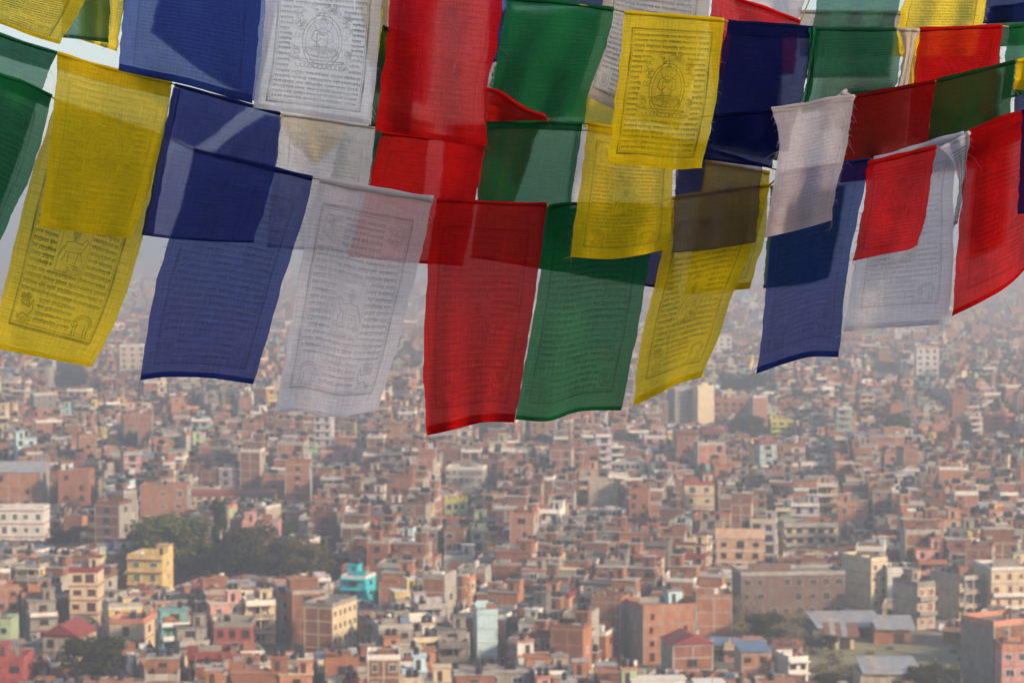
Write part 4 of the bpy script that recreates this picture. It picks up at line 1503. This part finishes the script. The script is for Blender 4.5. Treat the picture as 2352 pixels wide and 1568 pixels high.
# lowest line, from left to right
flag('A', 'green', [(-130, 118), (-170, 300), (-210, 520)], [(120, 222), (78, 380), (22, 505), (-20, 600)], 'deep green flag cut off by the left frame edge above the hazy city', top=[(0, 172), (60, 192)], depth=(5.40, 5.42), pr='A', ink=.7, thick_top=.07)
flag('A', 'yellow', [(127, 232), (100, 320), (62, 440), (18, 630), (-25, 796)], [(373, 312), (345, 480), (300, 640), (248, 775), (210, 842)], 'large translucent yellow flag with dark animal print hanging lowest at left', bot=[(0, 802), (100, 822)], depth=(5.44, 5.46), pr='A', ink=.85, hem=.02)
flag('A', 'blue', [(446, 345), (420, 450), (388, 550), (357, 657), (335, 780), (322, 873)], [(718, 410), (705, 470), (665, 600), (620, 750), (580, 882)], 'lowest-hanging royal blue flag between the yellow and the white one', bot=[(380, 866), (480, 868)], depth=(5.46, 5.46), pr='T', ink=.75, hem=.025, fray=1.6, sleeve=.006)
flag('A', 'white', [(735, 412), (716, 480), (700, 560), (672, 720), (650, 850), (630, 950)], [(995, 458), (978, 530), (945, 670), (905, 820), (868, 942)], 'long white flag with grey print in the lowest row left of red', top=[(800, 425), (900, 443)], bot=[(690, 943), (770, 957)], depth=(5.46, 5.45), pr='A', ink=.62, hem=.015, sleeve=.008)
flag('A', 'red', [(1003, 460), (985, 590), (975, 740), (973, 870), (980, 1000)], [(1255, 470), (1240, 600), (1210, 800), (1182, 970)], 'long red flag reaching furthest down over the city', top=[(1060, 461), (1140, 467)], bot=[(1040, 987), (1110, 970)], depth=(5.45, 5.43), pr='A', ink=.6, hem=.04, amp=.012)
flag('A', 'green', [(1262, 475), (1245, 600), (1222, 750), (1183, 963)], [(1500, 472), (1490, 600), (1464, 760), (1425, 942)], 'long green flag hanging lowest, right beside the longest red one', top=[(1330, 468)], bot=[(1260, 967), (1330, 945)], depth=(5.44, 5.42), pr='T', ink=.75, hem=.02, amp=.012)
flag('A', 'yellow', [(1540, 455), (1515, 600), (1482, 740), (1464, 850), (1455, 933)], [(1768, 425), (1742, 530), (1694, 650), (1645, 790), (1610, 866)], 'slanted yellow flag in the lowest row with pointed lower left corner', bot=[(1510, 906), (1560, 881)], depth=(5.41, 5.38), pr='A', ink=.65, hem=.04, amp=.013)
flag(None, 'yellow', [(1622, 372), (1600, 500), (1570, 678)], [(1768, 398), (1756, 540), (1722, 663)], 'yellow flag half hidden behind the slanted yellow one', depth=(5.60, 5.58), pr='A', ink=.6, hem=.06)
flag('A', 'blue', [(1790, 400), (1770, 540), (1760, 680), (1738, 858)], [(1998, 366), (1975, 480), (1948, 620), (1926, 820)], 'lowest blue flag at right, between yellow and white flags', bot=[(1800, 836), (1860, 820)], depth=(5.22, 5.12), pr='A', ink=.5, hem=.03, amp=.012, fray=1.4)
flag(None, 'darkgreen', [(1772, 430), (1760, 560), (1752, 662)], [(1940, 430), (1920, 560), (1902, 640)], 'green flag hidden behind the lowest blue flag at right', bot=[(1830, 655)], depth=(5.55, 5.5))
flag('A', 'white', [(2010, 368), (1985, 480), (1962, 610), (1938, 763)], [(2216, 308), (2190, 420), (2190, 580), (2180, 745)], 'white flag with rolled top edge and pale animal print at right', bot=[(2000, 755), (2090, 750)], depth=(5.10, 5.02), pr='A', ink=.5, hem=.03, sleeve=.0075, amp=.012)
flag(None, 'white', [(2162, 342), (2188, 372), (2202, 425), (2190, 520)], [(2228, 305), (2222, 370), (2212, 445), (2200, 512)], 'crumpled white flag bunched up against the red one at right', depth=(4.98, 4.97), pr='F', ink=.9, amp=.016, hem=.05)
flag('A', 'red', [(2226, 302), (2210, 450), (2196, 600), (2186, 726)], [(2480, 232), (2470, 350), (2430, 500), (2405, 560)], 'tall red flag cut off by the right frame edge', top=[(2300, 272), (2380, 250)], bot=[(2260, 690), (2328, 646)], depth=(4.98, 4.95), pr='A', ink=.7, thick_top=.16, amp=.014)
flag('A', 'navy', [(2348, 258), (2341, 400), (2338, 492)], [(2440, 240), (2430, 480)], 'narrow strip of navy flag at the right frame edge', depth=(4.88, 4.88))
# second line, left half
flag('B', 'teal', [(-140, 30), (-160, 450)], [(131, 122), (88, 225), (30, 390), (-4, 480)], 'thin grey-green flag with dark sewn top behind the deep green one', top=[(0, 80), (70, 104)], depth=(5.55, 5.55), thick_top=.12)
flag('B', 'yellow', [(135, 123), (126, 220), (110, 370), (90, 520)], [(395, 192), (375, 310), (340, 440), (302, 548)], 'yellow flag hanging in front of the lowest yellow one at left', top=[(230, 152)], bot=[(190, 535)], depth=(5.3, 5.3), pr='F', ink=.28, hem=.035, thick_top=.09)
flag('B', 'periwinkle', [(400, 195), (375, 310), (350, 430), (325, 540)], [(645, 262), (635, 370), (610, 470), (580, 558)], 'thin violet-blue flag overlapping the lowest blue one at left', bot=[(400, 549), (490, 555)], depth=(5.3, 5.3), pr='A', ink=.2, hem=.02)
flag(None, 'periwinkle', [(398, 200), (374, 310), (350, 420), (326, 535)], [(416, 206), (392, 312), (372, 430), (352, 542)], 'folded-over blue edge strip of a thin violet-blue flag', depth=(5.32, 5.32), hem=0, sleeve=0, fray=0)
flag(None, 'periwinkle', [(404, 196), (378, 312)], [(574, 243), (448, 340)], 'pale blue flag corner behind the thin violet-blue flag', depth=(5.62, 5.62), hem=0, sleeve=0, fray=0)
flag('B', 'white', [(648, 262), (632, 390), (618, 500), (610, 568)], [(862, 292), (850, 400), (830, 500), (812, 582)], 'white flag partly hidden below the white figure flag', depth=(5.6, 5.6), pr='T', ink=.4)
flag(None, 'yellow', [(640, 262), (660, 312), (715, 372)], [(800, 270), (775, 332), (724, 376)], 'yellow flag tip showing through the thin white flag', depth=(5.78, 5.78), sleeve=0, hem=0)
flag(None, 'teal', [(800, 268), (775, 345), (755, 430)], [(884, 290), (872, 360), (862, 432)], 'grey-green flag behind the right edge of the thin white flag', depth=(5.84, 5.84), sleeve=0)
flag('B', 'red', [(878, 305), (845, 425), (820, 520), (798, 590)], [(1112, 330), (1092, 460), (1075, 560), (1062, 612)], 'dark red flag hanging below the large red figure flag', bot=[(900, 600)], depth=(5.6, 5.6), pr='A', ink=.35)
flag(None, 'darkgreen', [(862, 250), (850, 470)], [(1003, 290), (985, 330), (970, 460)], 'dark green flag hidden behind the dark red one', depth=(5.9, 5.9))
flag(None, 'red', [(1024, 290), (1010, 460)], [(1130, 290), (1088, 470)], 'red flag hidden furthest back behind the dark red one', depth=(5.92, 5.92))
flag('B', 'green', [(1118, 280), (1098, 460), (1080, 592)], [(1337, 285), (1312, 465), (1292, 626)], 'dark green flag between the dark red and the tilted yellow one', top=[(1220, 281)], depth=(5.6, 5.6), amp=.014, thick_top=.05)
flag(None, 'shadedred', [(1108, 292), (1095, 465)], [(1240, 285), (1190, 440), (1180, 470)], 'brownish red flag showing through the dark green one', depth=(5.92, 5.92))
flag(None, 'navy', [(1240, 482), (1236, 612)], [(1552, 480), (1546, 667)], 'navy flag hidden behind the long green and slanted yellow flags', bot=[(1363, 638)], depth=(5.72, 5.72))
flag('B', 'yellow', [(1352, 284), (1344, 340), (1326, 470), (1310, 590)], [(1552, 318), (1546, 400), (1542, 500), (1532, 572)], 'yellow flag with fringed hem half below the yellow figure flag', bot=[(1400, 595), (1470, 586)], depth=(5.24, 5.26), pr='A', ink=.55, fray=1.6, thick_top=.06)
flag('B', 'gauze', [(1552, 322), (1552, 420), (1543, 581)], [(1750, 380), (1742, 480), (1736, 556)], 'frayed navy flag with torn threads above the slanted yellow one', bot=[(1640, 572)], depth=(5.27, 5.27), fray=4.0, hem=.01)
flag(None, 'red', [(1992, 376), (1984, 470), (1957, 600)], [(2152, 337), (2136, 430), (2122, 510), (2105, 563)], 'small red flag with torn bottom in front of blue and white', bot=[(2030, 584), (2085, 574)], depth=(4.93, 4.91), pr='F', ink=.75, fray=2.0, hem=0, sleeve=.005)
flag(None, 'red', [(1114, 203), (1112, 279)], [(1252, 268), (1256, 277)], 'rolled red cloth end beside the large red figure flag', top=[(1150, 214), (1200, 248)], depth=(5.02, 5.03), hem=0)
flag(None, 'periwinkle', [(606, 262), (482, 352)], [(647, 268), (634, 388)], 'blue flag corner behind the right edge of the thin violet-blue flag', depth=(5.64, 5.64), hem=0, sleeve=0, fray=0)
# third line, across the top
flag('C', 'yellow', [(-140, -110), (-150, 8)], [(222, -70), (194, 5), (136, 102)], 'yellow printed flag in the top left corner', bot=[(0, 55), (70, 82)], depth=(5.0, 5.0), pr='T', ink=.85, hem=.05)
flag(None, 'teal', [(152, -90), (138, 86)], [(254, -90), (250, 98)], 'short grey-green flag behind the top left yellow one', depth=(5.12, 5.12), hem=.05)
flag(None, 'yellow', [(190, -90), (187, 92)], [(302, -90), (268, 118)], 'pale yellow flag between the short green and the large blue', depth=(5.5, 5.5), pr='A', ink=.4)
flag('C', 'blue', [(292, -100), (283, 20), (270, 162)], [(606, -66), (598, 20), (580, 238)], 'large dark blue flag at the top left of the white figure flag', bot=[(345, 178), (430, 196), (520, 222)], depth=(4.95, 4.95), pr='T', ink=.6, hem=.06)
flag(None, 'periwinkle', [(374, -90), (360, 0), (346, 75)], [(640, -60), (620, 90), (588, 236)], 'second blue flag shining through the large dark blue one', bot=[(420, 132), (510, 194)], depth=(5.2, 5.2), hem=0, fray=0)
flag('C', 'white', [(614, -100), (603, 100), (582, 248)], [(880, -66), (866, 150), (850, 287)], 'white flag printed with a seated figure and rows of script', bot=[(700, 264), (790, 278)], depth=(4.97, 4.97), pr='F0', ink=.95, hem=.035, amp=.007)
flag(None, 'yellow', [(800, -70), (835, 60), (846, 150)], [(895, -60), (888, 100), (868, 150)], 'yellow flag glowing through the edge of the white figure flag', depth=(5.22, 5.22), hem=0)
flag('C', 'red', [(900, -100), (886, 100), (862, 300)], [(1160, -70), (1142, 100), (1119, 205), (1116, 336)], 'large red flag beside the white figure flag', bot=[(930, 309), (1020, 325)], depth=(4.99, 4.99), pr='F', ink=.45, hem=.035)
flag(None, 'white', [(872, -60), (880, 72)], [(912, -60), (895, 80)], 'thin strip of printed white flag left of the large red one', depth=(5.18, 5.18), pr='F', ink=.8)
flag(None, 'darkgreen', [(878, 62), (846, 290)], [(962, 92), (940, 300)], 'dark green flag in the gap between white and large red', depth=(5.2, 5.2))
flag(None, 'blue', [(1130, -60), (1118, 150)], [(1186, -60), (1164, 132)], 'faint blue flag between the large red and large green ones', depth=(5.32, 5.32))
flag(None, 'pinkwhite', [(1128, 95), (1108, 212)], [(1146, 100), (1124, 206)], 'pink sliver of cloth right of the large red flag', depth=(5.36, 5.36), hem=0)
flag('C', 'green', [(1168, -4), (1145, 120), (1120, 281)], [(1411, 22), (1396, 90), (1352, 215), (1340, 285)], 'large dark green flag between red and the yellow figure flag', top=[(1290, 6)], depth=(5.06, 5.06), pr='F', ink=.3, amp=.012, hem=.02, fray=1.5)
flag('C', 'yellow', [(1433, 28), (1425, 130), (1410, 250), (1395, 376)], [(1663, 46), (1655, 130), (1640, 260), (1610, 386)], 'yellow flag printed with a seated figure and rows of script', bot=[(1470, 380), (1550, 389)], depth=(5.05, 5.06), pr='F0', ink=.9, hem=.035, amp=.007)
flag('C', 'navy', [(1672, 50), (1652, 160), (1628, 330)], [(1868, 64), (1856, 160), (1810, 350)], 'navy flag right of the yellow figure flag', depth=(5.18, 5.2), thick_top=.1)
flag('C', 'teal', [(1870, 66), (1860, 160), (1842, 260)], [(2062, 68), (2066, 150), (2046, 240)], 'thin green flag above the pinkish white one', depth=(5.2, 5.22), pr='F', ink=.35, amp=.012)
flag(None, 'green', [(1858, 62), (1858, 150), (1838, 250)], [(1882, 72), (1872, 160), (1856, 250)], 'folded dark edge of the thin green flag', depth=(5.19, 5.19), hem=0, sleeve=0, fray=0)
flag('C', 'cream', [(2066, 68), (2076, 120), (2060, 205)], [(2112, 70), (2100, 112), (2086, 205)], 'narrow sunlit cream flag twisted between green and red', depth=(5.25, 5.25), amp=.014, sleeve=.004)
flag(None, 'yellow', [(2082, 72), (2082, 202)], [(2116, 75), (2106, 198)], 'narrow yellow edge behind the twisted cream flag', depth=(5.5, 5.5))
flag('C', 'red', [(2113, 68), (2105, 120), (2092, 260)], [(2303, 60), (2296, 110), (2280, 270)], 'red flag under the cord at the upper right', depth=(5.3, 5.3), pr='F', ink=.5)
flag('C', 'green', [(2318, 62), (2310, 130), (2300, 232)], [(2430, 50), (2410, 200)], 'green flag in the upper right corner', depth=(5.35, 5.35))
# fourth line, rising to the right
flag('D', 'navy', [(1640, 266), (1628, 320), (1617, 366)], [(1778, 252), (1786, 330), (1772, 386)], 'short navy flag left of the pinkish white one', bot=[(1690, 376)], depth=(5.12, 5.08), hem=.05)
flag('D', 'pinkwhite', [(1772, 250), (1790, 320), (1776, 430), (1755, 546)], [(1962, 222), (1946, 330), (1918, 450), (1912, 506)], 'pinkish white patched flag with fringed bottom over the blue one', top=[(1850, 240), (1915, 226)], bot=[(1830, 529)], depth=(5.0, 5.0), pr='T', ink=.25, hem=.20, fray=2.4, thick_top=.03)
flag(None, 'pinkwhite', [(1912, 236), (1920, 226)], [(1943, 207), (1962, 224)], 'peaked tip of white cloth tied to the rising cord', depth=(5.02, 5.02), hem=0, fray=.3)
flag('D', 'shadedred', [(1964, 222), (1950, 300), (1930, 420)], [(2148, 187), (2138, 260), (2118, 400)], 'shade-darkened crimson flag right of the pinkish white one', depth=(5.14, 5.16))
flag('D', 'darkgreen', [(2150, 186), (2138, 260), (2120, 400)], [(2332, 142), (2325, 200), (2310, 340)], 'very dark green flag right of the dark crimson one', depth=(5.17, 5.2))
flag('D', 'yellow', [(2336, 141), (2328, 206)], [(2430, 118), (2420, 210)], 'small yellow flag piece at the upper right frame edge', depth=(5.2, 5.2))
flag(None, 'navy', [(2336, 150), (2322, 310)], [(2440, 120), (2430, 310)], 'navy flag behind the small yellow piece at right edge', depth=(5.4, 5.4))
# furthest line, mostly hidden
flag('E', 'tan', [(1402, -130), (1375, 60), (1335, 213)], [(1636, -100), (1622, 60), (1560, 300)], 'greyish printed flag hanging askew behind the yellow figure flag', bot=[(1420, 256)], depth=(5.42, 5.42), pr='T', ink=.9)
flag(None, 'yellow', [(1346, 200), (1338, 292)], [(1450, 230), (1440, 300)], 'pale yellow scrap between dark green and yellow figure flags', depth=(5.66, 5.66))
flag(None, 'white', [(1322, 296), (1300, 475)], [(1430, 300), (1410, 490)], 'whitish flag in the gap left of the fringed yellow one', depth=(5.76, 5.76))
flag('E', 'red', [(1640, -40), (1632, 45), (1634, 190)], [(1838, 50), (1834, 80), (1826, 170)], 'bright red flag above the navy one at the top', top=[(1690, -4), (1760, 20)], depth=(5.46, 5.46), pr='A', ink=.6, thick_top=.05)
flag(None, 'pinkwhite', [(1680, -70), (1690, 10), (1700, 60)], [(1856, -60), (1846, 10), (1832, 46)], 'pink see-through cloth at the top above the bright red flag', depth=(5.62, 5.62), sleeve=0)
flag('E', 'teal', [(1896, -90), (1866, 62), (1850, 180)], [(2084, -90), (2056, 62), (2045, 180)], 'see-through green flag at the top edge', depth=(5.5, 5.5))
flag(None, 'tan', [(1838, 27), (1838, 130)], [(2082, 30), (2078, 130)], 'mauve flag behind the see-through green one', depth=(5.72, 5.72))
flag('E', 'yellow', [(2094, -90), (2062, 66), (2050, 130)], [(2282, -90), (2256, 60), (2240, 130)], 'printed yellow flag at the top edge right of green', depth=(5.52, 5.52), pr='T', ink=.7)
flag(None, 'navy', [(2276, -90), (2256, 55)], [(2460, -90), (2450, 45)], 'navy flag in the top right corner', depth=(5.56, 5.56))
flag(None, 'darkgreen', [(2276, 20), (2250, 110)], [(2430, 0), (2420, 100)], 'dark green flag below the navy one in the top right corner', depth=(5.66, 5.66))
flag(None, 'navy', [(1166, -90), (1160, 12)], [(1424, -90), (1402, 16)], 'navy flag edge above the large dark green one', depth=(5.5, 5.5))

flag(None, 'navy', [(1682, 60), (1660, 200), (1640, 335)], [(1800, 66), (1790, 200), (1768, 350)], 'added navy flag hidden behind the one right of the yellow figure flag', depth=(5.36, 5.36))  # added layer that keeps the red behind from shining through
# layers added still farther back to darken the flags they show through
flag(None, 'darkgreen', [(1132, 30), (1110, 270)], [(1400, 20), (1342, 270)], 'green flag hidden behind the large dark green one', depth=(5.95, 5.95))
flag(None, 'darkgreen', [(1650, 90), (1630, 340)], [(1800, 70), (1790, 370)], 'dark green flag hidden behind the navy ones', depth=(6.0, 6.0))
flag(None, 'tan', [(1900, 72), (1880, 300)], [(2060, 80), (2040, 290)], 'tan flag hidden behind the thin green one', depth=(6.0, 6.0))
flag(None, 'shadedred', [(2100, 80), (2080, 380)], [(2300, 70), (2290, 290)], 'red flag hidden behind the upper right red one', depth=(6.0, 6.0))
flag(None, 'darkgreen', [(1945, 215), (1925, 420)], [(2090, 205), (2070, 400)], 'green flag hidden behind the dark crimson one', depth=(5.85, 5.85))
flag(None, 'shadedred', [(2155, 200), (2130, 400)], [(2300, 170), (2290, 380)], 'red flag hidden behind the very dark green one', depth=(5.85, 5.85))
flag(None, 'white', [(2020, 350), (1990, 620)], [(2120, 330), (2100, 600)], 'white flag hidden behind the small red one', depth=(5.85, 5.85))
flag(None, 'navy', [(880, -60), (850, 210)], [(1010, -60), (985, 240)], 'navy flag hidden behind the large red one', depth=(5.9, 5.9))
flag(None, 'navy', [(1560, 330), (1550, 460)], [(1640, 330), (1618, 450)], 'navy scrap hidden behind the frayed navy flag', depth=(5.8, 5.8))
flag(None, 'red', [(2240, 320), (2220, 600)], [(2330, 300), (2310, 560)], 'red flag hidden behind the tall red one', depth=(5.7, 5.7))

# ------------------------------------------------------------------ cords the flags are sewn to
cordm = simple_mat('cord_fibre', (0.34, 0.27, 0.05), 0.9, 60.0, (0.22, 0.17, 0.06))
CL = {'A': 'thin cord of the lowest flag line', 'B': 'thin cord of the second flag line at left', 'C': 'thin cord carrying the top row of figure flags',
      'D': 'thin cord rising to the right above the crimson flag', 'E': 'thin cord of the flags at the top frame edge'}
for k, segs in CORDS.items():
    pts = [q for s in segs for q in s]
    ext0 = pts[0] + (pts[0] - pts[1]) * 1.2
    ext1 = pts[-1] + (pts[-1] - pts[-2]) * 1.2
    pts = [ext0] + pts + [ext1]
    tv, tf = tube(pts, [.0017] * len(pts), 6)
    tag(obj('cord', mesh('cord', tv, tf, cordm, True)), CL[k], 'cord', 'cords of the prayer flags')

# ------------------------------------------------------------------ haze
hz, nt, out = nodes_of('haze')
pv = N(nt, 'ShaderNodeVolumePrincipled')
pv.inputs['Color'].default_value = (0.84, 0.89, 0.95, 1)
pv.inputs['Density'].default_value = 0.00058
pv.inputs['Anisotropy'].default_value = 0.3
nt.links.new(pv.outputs[0], out.inputs['Volume'])
hb = CUBE_V * np.array((X1 - X0 + 100, Y1 - Y0 + 100, 176)) + np.array(((X0 + X1) / 2, (Y0 + Y1) / 2, 86.5))
tag(obj('haze', mesh('haze', hb, CUBE_F, hz)), 'pale bluish dust haze lying over the whole valley', 'haze', kind='stuff')
